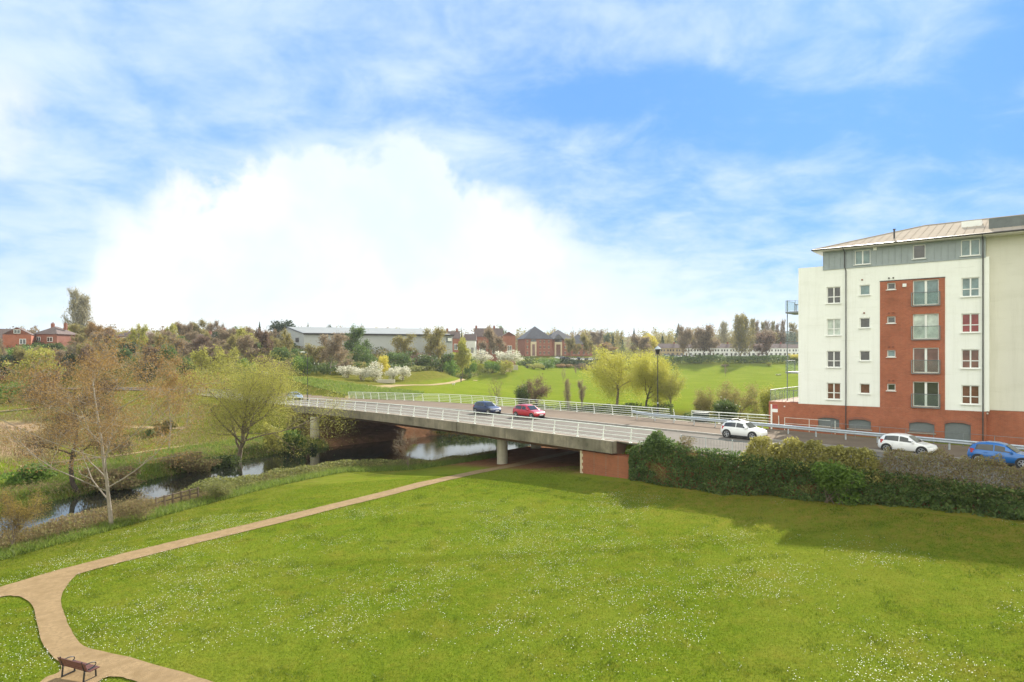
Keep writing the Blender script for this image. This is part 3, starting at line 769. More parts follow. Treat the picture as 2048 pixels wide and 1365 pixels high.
# ------------------------------------------------------------------ apartment block
bld = empty('apartment_block', (FO[0], FO[1], 0), FA, 'five storey white rendered apartment block with orange brick panel and pale metal roof', 'building')
def holes_wall(x0, x1, z0, z1, holes, y=0.0, depth=.16):
    """front wall sheet with real openings and reveals; outward is -y"""
    mb = MB(); xs = sorted({x0, x1, *[h[0] for h in holes], *[h[1] for h in holes]}); zs = sorted({z0, z1, *[h[2] for h in holes], *[h[3] for h in holes]})
    for i in range(len(xs)-1):
        for j in range(len(zs)-1):
            cx, cz = (xs[i]+xs[i+1])/2, (zs[j]+zs[j+1])/2
            if any(h[0] < cx < h[1] and h[2] < cz < h[3] for h in holes): continue
            mb.poly([(xs[i],y,zs[j]),(xs[i+1],y,zs[j]),(xs[i+1],y,zs[j+1]),(xs[i],y,zs[j+1])])
    for a, b_, c, d in holes:
        mb.poly([(a,y,c),(a,y,d),(a,y+depth,d),(a,y+depth,c)]); mb.poly([(b_,y,c),(b_,y+depth,c),(b_,y+depth,d),(b_,y,d)])
        mb.poly([(a,y,d),(b_,y,d),(b_,y+depth,d),(a,y+depth,d)]); mb.poly([(a,y,c),(a,y+depth,c),(b_,y+depth,c),(b_,y,c)])
    return mb
STO = 2.865
hA = [(-.52,.62,15.82-STO*k,17.3-STO*k) for k in range(4)]
hB = [(2.14,2.95,16.42-STO*k,17.3-STO*k) for k in range(4)]
hS = [(4.25,4.88,16.76-STO*k,17.34-STO*k) for k in range(4)]
hF = [(6.14,7.97,15.33-STO*k*.98,17.40-STO*k*.98) for k in range(4)]
hR = [(9.49,10.67,15.84-STO*k,17.36-STO*k) for k in range(4)]
hZ = [(1.74,2.99,19.1,20.36),(6.14,7.04,19.2,20.36),(9.45,10.71,19.1,20.4)]
hG = [(-1.25,.53,4.74,5.55),(1.26,3.03,4.74,5.55),(5.87,7.67,4.76,5.6)]
hD = [(8.36,10.11,4.1,5.72)]
ZW, ZT, XR = 6.72, 18.9, 11.05
YB = -.04   # brick stands a little proud
mb = holes_wall(-2.95, 3.72, ZW, ZT, hA+hB); mb2 = holes_wall(8.39, XR, ZW, ZT, hR)
mb.add(mb2.v, mb2.f); mb.poly([(3.72,0,17.48),(8.39,0,17.48),(8.39,0,ZT),(3.72,0,ZT)])
mb.poly([(-2.95,0,ZW),(-2.95,12,ZW),(-2.95,12,ZT),(-2.95,0,ZT)])               # left end wall
mb.poly([(-2.95,0,ZT),(-2.95,12,ZT),(-2.95,12,19.23),(-2.95,0,19.23)])
mb.poly([(-2.95,0,ZT),(-.8,0,ZT),(-.8,0,19.23),(-2.95,0,19.23)]); mb.poly([(-2.95,0,19.23),(-.8,0,19.23),(-.8,12,19.23),(-2.95,12,19.23)])
mb.poly([(XR,0,ZW),(XR,0,20.55),(XR,.6,20.55),(XR,.6,ZW)])
mb.box(XR-.06, XR+.24, -.05, .599, ZW+.03, ZT)
mb.build('white_wall', M['render'], bld)
mb = MB(); mb.poly([(XR+.02,.6,6.82),(26,.6,6.82),(26,.6,20.5),(XR+.02,.6,20.5)]); mb.poly([(26,.6,4),(26,14,4),(26,14,20.5),(26,.6,20.5)]); mb.poly([(26,14,4),(-2.95,14,4),(-2.95,14,19),(26,14,20.5)])
mb.build('cream_wall', M['render_cream'], bld)
mb = holes_wall(3.72, 8.39, ZW, 17.48, hS+hF, YB, .2)
mb.poly([(3.72,YB,ZW),(3.72,YB,17.48),(3.72,.1,17.48),(3.72,.1,ZW)]); mb.poly([(8.39,YB,ZW),(8.39,.1,ZW),(8.39,.1,17.48),(8.39,YB,17.48)]); mb.poly([(3.72,YB,17.48),(8.39,YB,17.48),(8.39,.1,17.48),(3.72,.1,17.48)])
mb.build('brick_panel', M['brick'], bld)
mb = MB(); mb.box(3.7,8.41,YB-.03,0,17.482,17.55); mb.build('panel_coping', M['gutter'], bld)
mb = holes_wall(-5.6, XR+.05, 3.6, ZW-.002, hG+hD, YB, .22)
mb.poly([(-5.6,YB,3.6),(-5.6,YB,ZW+.1),(-5.6,12,ZW+.1),(-5.6,12,3.6)])
mb.poly([(XR+.05,YB,3.6),(XR+.05,.6,3.6),(XR+.05,.6,6.8),(XR+.05,YB,6.8)]); mb.poly([(XR+.05,.56,3.6),(26,.56,3.6),(26,.56,6.8),(XR+.05,.56,6.8)])
mb.poly([(XR+.05,.56,6.8),(26,.56,6.8),(26,.62,6.8),(XR+.05,.62,6.8)])
mb.poly([(-5.6,YB,ZW),(-2.96,YB,ZW),(-2.96,YB,ZW+.1),(-5.6,YB,ZW+.1)]); mb.poly([(-5.6,YB,ZW+.1),(-2.96,YB,ZW+.1),(-2.96,12,ZW+.1),(-5.6,12,ZW+.1)])
mb.build('brick_base', M['brick'], bld)
mb = holes_wall(-.8, XR+.02, ZT, 20.52, hZ, -.03, .15)
mb.poly([(-.8,-.03,ZT),(-.8,-.03,20.52),(-.8,13,20.52),(-.8,13,ZT)])
x = -.8
while x < XR:
    if not any(h[0]-.05 < x < h[1]+.05 for h in hZ): mb.box(x-.018, x+.018, -.065, -.031, ZT+.08, 20.5)
    else:
        h = [h for h in hZ if h[0]-.05 < x < h[1]+.05][0]; mb.box(x-.018, x+.018, -.065, -.031, ZT+.08, h[2]-.1)
    x += .47
mb.box(-.82, XR+.04, -.075, -.028, ZT-.05, ZT+.05)
mb.build('zinc_band', M['zinc'], bld)
# roof
e0, e1, yb0, yb1, ze, zr = -1.5, 27, -.75, 14.6, 20.66, 23.05
hw_ = (yb1-yb0)/2; ym = (yb0+yb1)/2
mb = MB(); p1, p2, p3, p4 = (e0,yb0,ze),(e1,yb0,ze),(e1,yb1,ze),(e0,yb1,ze); r1, r2 = (e0+hw_,ym,zr),(e1-hw_+5,ym,zr)
mb.poly([p1,p2,r2,r1]); mb.poly([p3,p4,r1,r2]); mb.poly([p4,p1,r1]); mb.poly([p2,p3,r2])
x = e0+.6
while x < e1-.5:                                              # standing seams up the front slope
    t = min(1, (x-e0)/hw_)
    y1, z1 = yb0+t*hw_, ze+t*(zr-ze)
    mb.tube([(x,yb0,ze+.03),(x,y1,z1+.03)], .016, 4); x += .62
mb.tube([(p1[0],p1[1],p1[2]+.03),(r1[0],r1[1],r1[2]+.04)], .05, 5); mb.tube([(r1[0],r1[1],r1[2]+.04),(r2[0],r2[1],r2[2]+.04)], .05, 5)
rf = mb.build('roof', M['roof_pale'], bld)
def on_roof(x, yy): return ze+(yy-yb0)/hw_*(zr-ze)
mb = MB(); mb.box(11.2,16.6,1.2,4.2,on_roof(0,1.2)-.1,on_roof(0,1.2)+.82); mb.build('dormer', M['zinc_dark'], rf)
mb = MB(); mb.box(9.2,10.6,3.5,4.7,on_roof(0,3.5)-.05,on_roof(0,4.7)+.12); mb.build('roof_window', M['upvc'], rf)
mb = MB(); mb.cyl(4.6,1.2,on_roof(0,1.2)-.1,on_roof(0,1.2)+.75,.07,8); mb.cyl(4.6,1.2,on_roof(0,1.2)+.75,on_roof(0,1.2)+.83,.11,8); mb.build('vent_pipe', M['gutter'], rf)
mb = MB(); mb.poly([(e0,yb0,ze-.02),(e1,yb0,ze-.02),(e1,yb0,ze-.16),(e0,yb0,ze-.16)]); mb.poly([(e0,yb0,ze-.02),(e0,yb1,ze-.02),(e0,yb1,ze-.16),(e0,yb0,ze-.16)])
mb.poly([(e0,yb0,ze-.161),(e1,yb0,ze-.161),(e1,.7,ze-.161),(e0,.7,ze-.161)]); mb.poly([(e0,.7,ze-.161),(-.75,.7,ze-.161),(-.75,yb1,ze-.161),(e0,yb1,ze-.161)])
mb.build('soffit', M['render_cream'], bld)
mb = MB(); mb.tube([(e0-.05,yb0-.07,ze-.03),(e1,yb0-.07,ze-.03)], .065, 8); mb.tube([(e0-.07,yb0-.07,ze-.03),(e0-.07,yb1,ze-.03)], .065, 8); mb.build('gutter', M['gutter'], bld)
for x, xt in ((1.08,.98),(10.9,10.9)):
    mb = MB(); mb.tube([(xt,yb0-.05,ze-.08),(xt,-.14,ze-.4),(xt,-.14,ZT+.1),(x,-.12,ZT-.25),(x,-.12,7.0),(x,-.16,6.5),(x,-.16,4.1)], .045, 8); mb.build('downpipe', M['gutter'], bld)

def window(h, glass, y, style='casement', name='window', sill=True):
    a, b_, c, d = h; fr = .07
    mb = MB(); mb.poly([(a,y+.06,c),(b_,y+.06,c),(b_,y+.06,d),(a,y+.06,d)])
    pane = mb.build(name, glass, bld)
    mb = MB()
    mb.box(a,b_,y-.01,y+.055,c,c+fr); mb.box(a,b_,y-.01,y+.055,d-fr,d); mb.box(a,a+fr,y-.009,y+.055,c+fr,d-fr); mb.box(b_-fr,b_,y-.009,y+.055,c+fr,d-fr)
    m_ = (a+b_)/2
    if style in ('casement', 'double', 'french'):
        k = .085 if style == 'french' else .05
        mb.box(m_-k,m_+k,y-.012,y+.055,c+fr,d-fr)
    if style == 'casement':
        t = c+(d-c)*.40
        mb.box(a+fr,m_-.05,y-.008,y+.055,t-.035,t+.035); mb.box(m_+.05,b_-fr,y-.008,y+.055,t-.035,t+.035)
    mb.build('frame', M['upvc'], pane)
    if sill:
        mb = MB(); mb.box(a-.07,b_+.07,y-.26,y-.012,c-.06,c-.005); mb.build('sill', M['steel'] if style == 'zinc' else M['upvc'], pane)
    return pane
gA = ['glass','glass_white','glass','glass_brown']; gB = ['glass_blue','glass','glass','glass_brown']; gF = ['glass_blue','glass_white','glass_brown','glass']; gR = ['glass_blue','glass_red','glass_brown','glass_brown']
for k in range(4):
    window(hA[k], M[gA[k]], .13); window(hB[k], M[gB[k]], .13, 'single'); window(hR[k], M[gR[k]], .13)
    window(hS[k], M['glass_blue' if k == 2 else 'glass'], YB+.15, 'single')
    w_o = window(hF[k], M[gF[k]], YB+.15, 'french', 'french_window', False)
    a, b_, c, d = hF[k]
    mb = MB(); mb.box(a-.06,b_+.06,YB-.1,YB-.08,c-.02,c+1.02); mb.build('glass_balustrade', M['glass_clear'], bld)
    mb = MB(); mb.tube([(a-.1,YB-.09,c+1.04),(b_+.1,YB-.09,c+1.04)], .025, 6); mb.box(a-.06,b_+.06,YB-.13,YB-.002,c-.1,c-.03)
    for q in (a-.08, b_+.08): mb.box(q-.025,q+.025,YB-.11,YB-.001,c-.06,c+1.06)
    mb.build('balustrade_rail', M['steel_dark'], bld)
    for q in (4.4,4.72):
        mb = MB(); mb.cyl(0,0,0,.08,.07,8); vv = mb.build('vent', M['gutter'] if k == 0 else M['chimney'], bld); vv.location = (q,(YB if k else 0)+.001,17.62-STO*k+(.12 if k == 0 else 0)); vv.rotation_euler = (R(90),0,0)
for k, h in enumerate(hZ): window(h, M['glass_blue' if k != 1 else 'glass'], .1, 'double' if k != 1 else 'single')
for x, z in ((5.55,17.05),(3.35,20.35)):
    mb = MB(); mb.box(x-.14,x+.14,-.12,-.045,z-.14,z+.14); mb.build('alarm_box', M['upvc'], bld, bevel=.01)
for x, z in ((2.35,17.75),(2.5,14.85)):
    mb = MB(); mb.box(x-.06,x+.06,-.06,-.002,z-.06,z+.06); mb.build('vent', M['chimney'], bld)
for i, h in enumerate(hG+hD):
    a, b_, c, d = h; n_r = int((d-c)/.09)
    mb = MB()
    for j in range(n_r):
        z0 = c+(d-c)*j/n_r; z1 = c+(d-c)*(j+1)/n_r
        mb.add([(a,.1,z0),(b_,.1,z0),(b_,.085,(z0+z1)/2),(a,.085,(z0+z1)/2),(b_,.1,z1),(a,.1,z1)], [(0,1,2,3),(3,2,4,5)])
    sh = mb.build('roller_shutter' if h in hG else 'roller_door', M['shutter'], bld)
    mb = MB(); n = 10                                          # shallow brick arch over the opening
    up = [(a-.05+(b_-a+.1)*t/n, YB-.02, d-.16+.2*math.sin(math.pi*t/n)) for t in range(n+1)]
    for t in range(n):
        (x0,y0,z0),(x1,_,z1) = up[t], up[t+1]
        mb.hexa([(x0,y0,z0),(x1,y0,z1),(x1,y0+.1,z1),(x0,y0+.1,z0),(x0,y0,z0+.2),(x1,y0,z1+.2),(x1,y0+.1,z1+.2),(x0,y0+.1,z0+.2)])
    for s in (0, 1):                                           # brick spandrels closing the corners under the arch
        for t in range(n):
            (x0,y0,z0),(x1,_,z1) = up[t], up[t+1]
            zt = max(z0, z1)
            if zt < d-.005 and s == 0: mb.add([(x0,YB+.004,z0),(x1,YB+.004,z1),(x1,YB+.004,d),(x0,YB+.004,d)], [(0,1,2,3)])
    mb.build('brick_arch', M['brick_far'], sh)
    if h in hG:
        mb = MB(); mb.box(a-.1,b_+.1,YB-.07,YB+.05,c-.1,c-.004); mb.build('sill', M['kerb'], sh)
mb = MB(); mb.box(11.1,11.22,.3,.45,6.5,6.62); mb.box(-4.2,-4.1,YB-.1,YB-.002,6.35,6.45); mb.build('wall_lamp', M['upvc'], bld)
# balconies on the left end
for k, z in enumerate((15.4,12.45,9.6)):
    x0, x1, y0, y1 = -4.75, -2.96, 2.2, 5.2
    mb = MB(); mb.box(x0,x1,y0,y1,z-.16,z); bal = mb.build('balcony', M['steel_dark'], bld)
    mb = MB(); mb.box(x0+.02,x1,y0+.02,y0+.04,z+.1,z+1.0); mb.box(x0+.02,x0+.04,y0+.05,y1,z+.1,z+1.0); mb.build('glass_panel', M['glass_clear'], bal)
    mb = MB(); mb.tube([(x1,y0+.03,z+1.06),(x0+.03,y0+.03,z+1.06),(x0+.03,y1,z+1.06)], .025, 6)
    for p in ((x0+.03,y0+.03),(x1-.9,y0+.03),(x0+.03,y1-.1)): mb.cyl(p[0],p[1],z,z+1.06,.022,6)
    mb.build('handrail', M['steel_dark'], bal)
mb = MB(); mb.cyl(-4.6,2.3,6.8,16.5,.045,8); mb.cyl(-4.0,4.9,6.8,16.5,.045,8); mb.build('balcony_post', M['steel_dark'], bld)
zt = ZW+.1; mb = MB(); mb.box(-5.5,-2.97,.02,.04,zt+.12,zt+1.0); mb.box(-5.5,-5.48,.06,11.8,zt+.12,zt+1.0); tb = mb.build('terrace_balustrade', M['glass_clear'], bld)
mb = MB(); mb.tube([(-2.97,.03,zt+1.08),(-5.5,.03,zt+1.08),(-5.5,11.9,zt+1.08)], .035, 6)
for q in (.1,1.5,3,4.5,6,7.5,9,10.5): mb.cyl(-5.5,q,zt,zt+1.08,.025,6)
for q in (-4.4,-3.4): mb.cyl(q,.03,zt,zt+1.08,.025,6)
mb.build('handrail', M['steel_dark'], tb)
# things kept on the balconies and terrace
def placed(name, label, cat, lx, ly, z, build):
    ca, sa = math.cos(FA), math.sin(FA)
    o = empty(name, (FO[0]+lx*ca-ly*sa, FO[1]+lx*sa+ly*ca, z), FA, label, cat); build(o); return o
def b_table(o):
    mb = MB(); mb.box(-.45,.45,-.3,.3,.68,.72); mb.build('table_top', M['wood'], o)
    for sx in (-.4,.4):
        for sy in (-.25,.25):
            mb = MB(); mb.box(sx-.025,sx+.025,sy-.025,sy+.025,0,.68); mb.build('leg', M['wood'], o)
placed('balcony_table', 'dark wooden table on the topmost side balcony', 'table', -3.6, 3.0, 15.4, b_table)
def b_planter(o):
    mb = MB(); mb.loft([[(-.35,-.2,0),(.35,-.2,0),(.35,.2,0),(-.35,.2,0)],[(-.4,-.25,.4),(.4,-.25,.4),(.4,.25,.4),(-.4,.25,.4)]]); mb.build('pot', M['black'], o)
    p = np.array([(rng.normal(0,.22), rng.normal(0,.15), .45+abs(rng.normal(0,.25))) for _ in range(160)])
    link('foliage', leaves_mesh('foliage', p, .1), M['lf_green'], o)
def b_crate(o):
    mb = MB(); mb.box(-.5,.5,-.25,.25,0,.75); mb.box(-.54,.54,-.29,.29,.752,.8); mb.build('box', M['render_cream'], o, bevel=.01)
# ------------------------------------------------------------------ cars
def car_sections(L, W, H, style):
    if style == 'suv':
        X = [0,.02,.07,.16,.30,.46,.58,.70,.735,.82,.92,.975,1.0]
        zb = [.62,.90,1.0,1.02,1.02,1.01,1.0,.985,.97,.94,.86,.72,.55]
        zr = [.66,1.05,1.35,1.55,1.60,1.60,1.52,1.10,1.01,.97,.89,.75,.60]
        zl = [.45,.32,.26,.24,.22,.22,.22,.22,.22,.23,.26,.32,.42]
    else:
        X = [0,.02,.08,.17,.30,.44,.55,.69,.735,.82,.92,.975,1.0]
        zb = [.60,.82,.92,.94,.92,.91,.90,.895,.88,.83,.74,.62,.50]
        zr = [.64,.95,1.28,1.42,1.48,1.47,1.38,1.01,.915,.86,.77,.65,.54]
        zl = [.42,.30,.24,.22,.20,.20,.20,.20,.20,.21,.24,.29,.38]
    k = H/(1.60 if style == 'suv' else 1.48)
    hw = np.array([.74,.83,.91,.96,.99,1,1,.99,.985,.96,.89,.78,.64])*W/2
    X = np.array(X)*L-L/2
    return X, np.array(zl)*k, np.array(zb)*k, np.array(zr)*k, hw
def make_car(name, label, x, y, z, rz, L, W, H, pm, style='hatch', bars=False, group=None):
    o = empty(name, (x, y, z), rz, label, 'car', group)
    X, zl, zb, zr, hw = car_sections(L, W, H, style)
    def ring(i):
        g = max(0., min(1., (zr[i]-zb[i])/.35)); rw = hw[i]*(.93-.20*g); h = hw[i]
        half = [(h*.80, zl[i]), (h*.97, zl[i]+.06), (h, zl[i]+(zb[i]-zl[i])*.45), (h*.985, zb[i]-.06), (h*.94, zb[i]), (h*.94+(rw-h*.94)*.85, zb[i]+(zr[i]-zb[i])*.86), (rw*.80, zr[i]-.008), (rw*.4, zr[i]+.012*g)]
        return [(X[i], a, b) for a, b in half]+[(X[i], -a, b) for a, b in half[::-1]]
    rings = [ring(i) for i in range(len(X))]
    mb = MB(); mb.loft(rings); mb.build('body', pm, o, smooth=True)
    def side(xq, f, off=.012):
        g = lambda arr: float(np.interp(xq, X, arr))
        b_, r_, h = g(zb), g(zr), g(hw); gg = max(0., min(1., (r_-b_)/.35)); rw = h*(.93-.20*gg)
        t = f*.84; return (xq, h*.94+(rw-h*.94)*.85*(t/.86)+off, b_+(r_-b_)*t)
    fx_ = lambda q: q*L-L/2
    f0, f1, f2, f3 = (.10,.40,.42,.70) if style == 'suv' else (.13,.40,.42,.685)
    for sgn in (1, -1):
        for (a, b_) in ((f0, f1), (f2, f3)):
            n = 6; lo = [side(fx_(a+(b_-a)*t/n), .10) for t in range(n+1)]; hi = [side(fx_(a+(b_-a)*t/n+(0.02 if t == 0 and a == f0 else 0)), .90) for t in range(n+1)]
            vs = [(p[0], p[1]*sgn, p[2]) for p in lo+hi]; mb = MB(); mb.add(vs, [(t, t+1, n+2+t, n+1+t) for t in range(n)]); mb.build('side_window', M['carglass'], o)
    def screen(i0, i1, nm, s0, s1):
        mb = MB(); row = []
        for s in (s0, s1):
            xq = X[i0]+(X[i1]-X[i0])*s; r_ = float(np.interp(xq, X, zr)); b_ = float(np.interp(xq, X, zb)); h = float(np.interp(xq, X, hw)); gg = max(0., min(1., (r_-b_)/.35)); rw = h*(.93-.2*gg)
            row.append([(xq+(.012 if i1 > 5 else -.012), rw*c, r_+.014+.012*gg*(1-abs(c))) for c in (-.80,-.4,0,.4,.80)])
        mb.add(row[0]+row[1], [(t, t+1, 6+t, 5+t) for t in range(4)]); mb.build(nm, M['carglass'], o)
    screen(6, 8, 'windscreen', .06, .93); screen(1, 2, 'rear_window', .18, .95)
    rW = .31*(1.08 if style == 'suv' else 1.0)
    for wx in (.185*L-L/2, .815*L-L/2):
        for sgn in (1, -1):
            yy = W/2*.985*sgn
            mb = MB(); mb.tube([(wx, yy*.72, rW), (wx, yy+.004*sgn, rW)], rW*1.17, 20); mb.build('wheel_arch', M['trim'], o)
            mb = MB(); mb.tube([(wx, yy-.19*sgn, rW), (wx, yy-.02*sgn, rW), (wx, yy+.015*sgn, rW)], [rW, rW, rW*.9], 20); wh = mb.build('wheel', M['tyre'], o)
            mb = MB(); mb.tube([(wx, yy-.01*sgn, rW), (wx, yy+.02*sgn, rW)], rW*.24, 10)
            for q in range(5):
                a = q*2*math.pi/5; ca, sa = math.cos(a), math.sin(a); rr = rW*.68
                mb.tube([(wx+ca*rr*.2, yy+.018*sgn, rW+sa*rr*.2), (wx+ca*rr, yy+.018*sgn, rW+sa*rr)], .035, 5)
            n = 20
            for q in range(n):
                a0, a1 = q*2*math.pi/n, (q+1)*2*math.pi/n
                mb.add([(wx+math.cos(a)*r_, yy+.019*sgn, rW+math.sin(a)*r_) for a in (a0, a1) for r_ in (rW*.6, rW*.7)], [(0,1,3,2)])
            mb.build('rim', M['rim'], wh)
    i_f = 11; i_b = 1
    for sgn in (1, -1):
        y0 = hw[i_f]*sgn
        mb = MB(); zc = zb[i_f]-.02
        mb.loft([[(X[11]+.02, y0*.55, zc-.02), (X[11]+.02, y0*.55, zc+.06), (X[11]-.03, y0*.95, zc-.0), (X[11]-.03, y0*.95, zc+.10)], [(X[11]-.2, y0*.6, zc-.02), (X[11]-.2, y0*.6, zc+.06), (X[10]-.02, hw[10]*sgn*1.01, zc+.05), (X[10]-.02, hw[10]*sgn*1.01, zc+.15)]])
        mb.build('headlight', M['headlamp'], o)
        mb = MB(); y1 = hw[2]*sgn; zc = zb[2]-.16
        mb.hexa([(X[1]-.02, y1*.70, zc), (X[2]-.05, y1*1.01, zc), (X[2]+.12, y1*1.0, zc), (X[1]+.2, y1*.7, zc), (X[1]+.0, y1*.72, zc+.24), (X[2]-.01, y1*.985, zc+.26), (X[2]+.14, y1*.975, zc+.24), (X[1]+.2, y1*.7, zc+.22)])
        mb.build('tail_light', M['redlamp'], o)
        xm = fx_(.665); p = side(xm, .15); mb = MB(); mb.box(xm-.06, xm+.08, (p[1]-.02)*1, p[1]+.17, p[2]-.04, p[2]+.1)
        if sgn < 0: mb.v = [(a, -b_, c) for a, b_, c in mb.v]
        mb.build('door_mirror', pm, o, bevel=.02)
        mb = MB(); ys = W/2*.985*sgn
        mb.box(fx_(.29), fx_(.71), min(ys*.9, ys*1.0), max(ys*.9, ys*1.0), zl[5]-.02, zl[5]+.09); mb.build('sill_trim', M['trim'], o)
        for q in (.46, .30):
            p = side(fx_(q), 0); mb = MB(); zc = p[2]-.10; a, b2 = sorted((hw[5]*.975*sgn, (hw[5]*.975+.03)*sgn)); mb.box(fx_(q)-.09, fx_(q)+.09, a, b2, zc-.018, zc+.018); mb.build('door_handle', pm, o)
        if bars:
            mb = MB(); yy = hw[4]*.66*sgn; mb.tube([(fx_(.18), yy, zr[3]+.03), (fx_(.24), yy, zr[4]+.06), (fx_(.5), yy, zr[5]+.06), (fx_(.56), yy, zr[6]+.03)], .02, 6); mb.build('roof_rail', M['trim'], o)
    if bars:
        for q in (.28, .46):
            mb = MB(); mb.tube([(fx_(q), -hw[4]*.7, zr[4]+.12), (fx_(q), hw[4]*.7, zr[4]+.12)], .028, 6)
            for s in (-1, 1): mb.box(fx_(q)-.04, fx_(q)+.04, hw[4]*.66*s-.03, hw[4]*.66*s+.03, zr[4]-.0, zr[4]+.13)
            mb.build('roof_bar', M['black'], o)
    mb = MB(); mb.box(L/2-.035, L/2+.012, -.26, .26, .40, .51); mb.build('number_plate', M['plate_w'], o)
    mb = MB(); mb.box(-L/2-.012, -L/2+.03, -.26, .26, .62, .73); mb.build('number_plate', M['plate_y'], o)
    mb = MB(); mb.box(L/2-.08, L/2+.004, -W*.26, W*.26, .27, .37); mb.build('grille', M['trim'], o)
    return o
RZ = math.atan2(UD[1], UD[0])
def car_at(px, py, **k):
    """a car whose middle stands on the carriageway under a photo pixel"""
    D = 60.0
    for _ in range(30):
        x = (px-PX0)*D/F; u, w = uw(x, D); D = (CAMH-float(zdeck(u)))*F/(py-PY0)
    return make_car('car', k['label'], x, D, float(zdeck(u))+.003, RZ, k['L'], k['W'], k['H'], k['pm'], k.get('style', 'hatch'), k.get('bars', False))
P_navy = paint('navy_paint', (.012,.022,.075)); P_red = paint('red_paint', (.42,.008,.02)); P_white = paint('white_car_paint', (.80,.80,.80), 0); P_blue = paint('blue_paint', (.01,.13,.42), .2); P_silver = paint('silver_paint', (.34,.40,.48), .5); P_blk = paint('black_paint', (.015,.015,.018)); P_grey = paint('grey_paint', (.18,.19,.2), .4)
car_at(974, 828, label='dark navy blue hatchback following the red car across the bridge', L=3.85, W=1.7, H=1.5, pm=P_navy)
car_at(1058, 836, label='bright red hatchback in the middle of the bridge deck', L=4.0, W=1.74, H=1.48, pm=P_red)
car_at(1488, 877, label='white sport utility car with black roof bars beside the crash barrier', L=3.6, W=1.62, H=1.42, pm=P_white, style='suv', bars=True)
car_at(1815, 907, label='small white hatchback half hidden by scrub in front of the shutters', L=3.45, W=1.58, H=1.34, pm=P_white)
car_at(2006, 931, label='bright blue hatchback cut by the picture edge near the roller door', L=3.5, W=1.62, H=1.42, pm=P_blue)
car_at(590, 799.5, label='silver blue car low on the road at the far left end of the bridge', L=4.2, W=1.75, H=1.42, pm=P_silver)

# ------------------------------------------------------------------ far parked cars (too small to show parts)
def far_car_mesh(L=4.2, W=1.75, H=1.48, style='hatch'):
    X, zl, zb, zr, hw = car_sections(L, W, H, style); mb = MB(); rings = []
    for i in range(len(X)):
        g = max(0., min(1., (zr[i]-zb[i])/.35)); rw = hw[i]*(.93-.2*g); h = hw[i]
        half = [(h*.9, max(zl[i]-.1, .12)), (h, zb[i]*.7), (h*.94, zb[i]), (rw*.98, zr[i]-.12*g), (rw*.8, zr[i])]
        rings.append([(X[i], a, b) for a, b in half]+[(X[i], -a, b) for a, b in half[::-1]])
    mb.loft(rings); nb = len(mb.f)
    for wx in (.19*L-L/2, .81*L-L/2):
        for s in (1, -1): mb.tube([(wx, s*W*.36, .31), (wx, s*W*.505, .31)], .31, 10)
    me = bpy.data.meshes.new('far_car'); me.from_pydata(mb.v, [], mb.f); me.update()
    bm = bmesh.new(); bm.from_mesh(me); bmesh.ops.recalc_face_normals(bm, faces=bm.faces[:]); bm.to_mesh(me); bm.free()
    for k, p in enumerate(me.polygons):
        if k >= nb: p.material_index = 2
        else:
            zs = [me.vertices[i].co.z for i in p.vertices]
            if len(p.vertices) == 4 and min(zs) > .8*H/1.48 and max(zs)-min(zs) > .16 : p.material_index = 1
    for mm in (P_white, M['carglass'], M['tyre']): me.materials.append(mm)
    return me
FCM = far_car_mesh()
def far_car(px, py, D, pm, rz, label, group):
    x = (px-PX0)*D/F; z = float(gz(x, D)[0])
    o = bpy.data.objects.new('parked_car', FCM); COL.objects.link(o); o.location = (x, D, z+.02); o.rotation_euler = (0,0,rz)
    for i, mm in enumerate((pm, M['carglass'], M['tyre'])):
        o.material_slots[i].link = 'OBJECT'; o.material_slots[i].material = mm
    tag(o, label, 'car', group)
G1, G2 = 'cars parked by the brick offices', 'cars parked by the terraced houses'
for k, (px, pm, nm) in enumerate(((1117,P_white,'white'),(1126,P_grey,'grey'),(1136,P_blk,'black'),(1148,P_white,'white'),(1158,P_blk,'black'),(1168,P_white,'white'),(1176,P_blk,'black'),(1182,P_white,'white'),(1191,P_grey,'grey'),(1199,P_blk,'black'))):
    far_car(px, 0, 352+rng.uniform(-1,1), pm, rng.uniform(-.25,.25)+(.9 if k % 3 == 1 else .1), f'tiny {nm} car in the row parked before the brick offices', G1)
for px, D, pm, lab in ((1338,366,P_white,'white van shaped car at the left end of the terrace parking'),(1347,364,P_blk,'black car between the white car and pale car near terrace'),(1357,362,P_white,'pale car parked left of the brown trunked tree by terrace'),(1368,364,P_blk,'dark car with pale roof left of street tree by terrace'),(1389,367,P_white,'white car beside the red car in front of white terrace'),(1400,362,P_red,'red car parked in front of the white terrace'),(1330,368,P_grey,'grey car half hidden behind the lantern lamp'),(1444,366,P_blk,'dark car in front of the middle terraced houses'),(1512,366,P_blk,'black car parked by hedge before the right hand terraced houses')):
    far_car(px, 0, D, pm, .15+rng.uniform(-.1,.1), lab, G2)

for px, D, pm, lab in ((404,206,P_white,'white vehicle roof glimpsed among the trees above the road junction'),(416,206,P_grey,'grey vehicle beside the white roof among the trees above the road'),(316,190,P_white,'pale vehicle just visible behind the bronze birch crown'),(300,192,P_silver,'silver vehicle left of the pale one behind the bronze birch crown'),(455,212,P_white,'pale vehicle roof right of the others behind the lime trees')):
    far_car(px, 0, D, pm, .3, lab, 'vehicles parked among the trees on the slope')

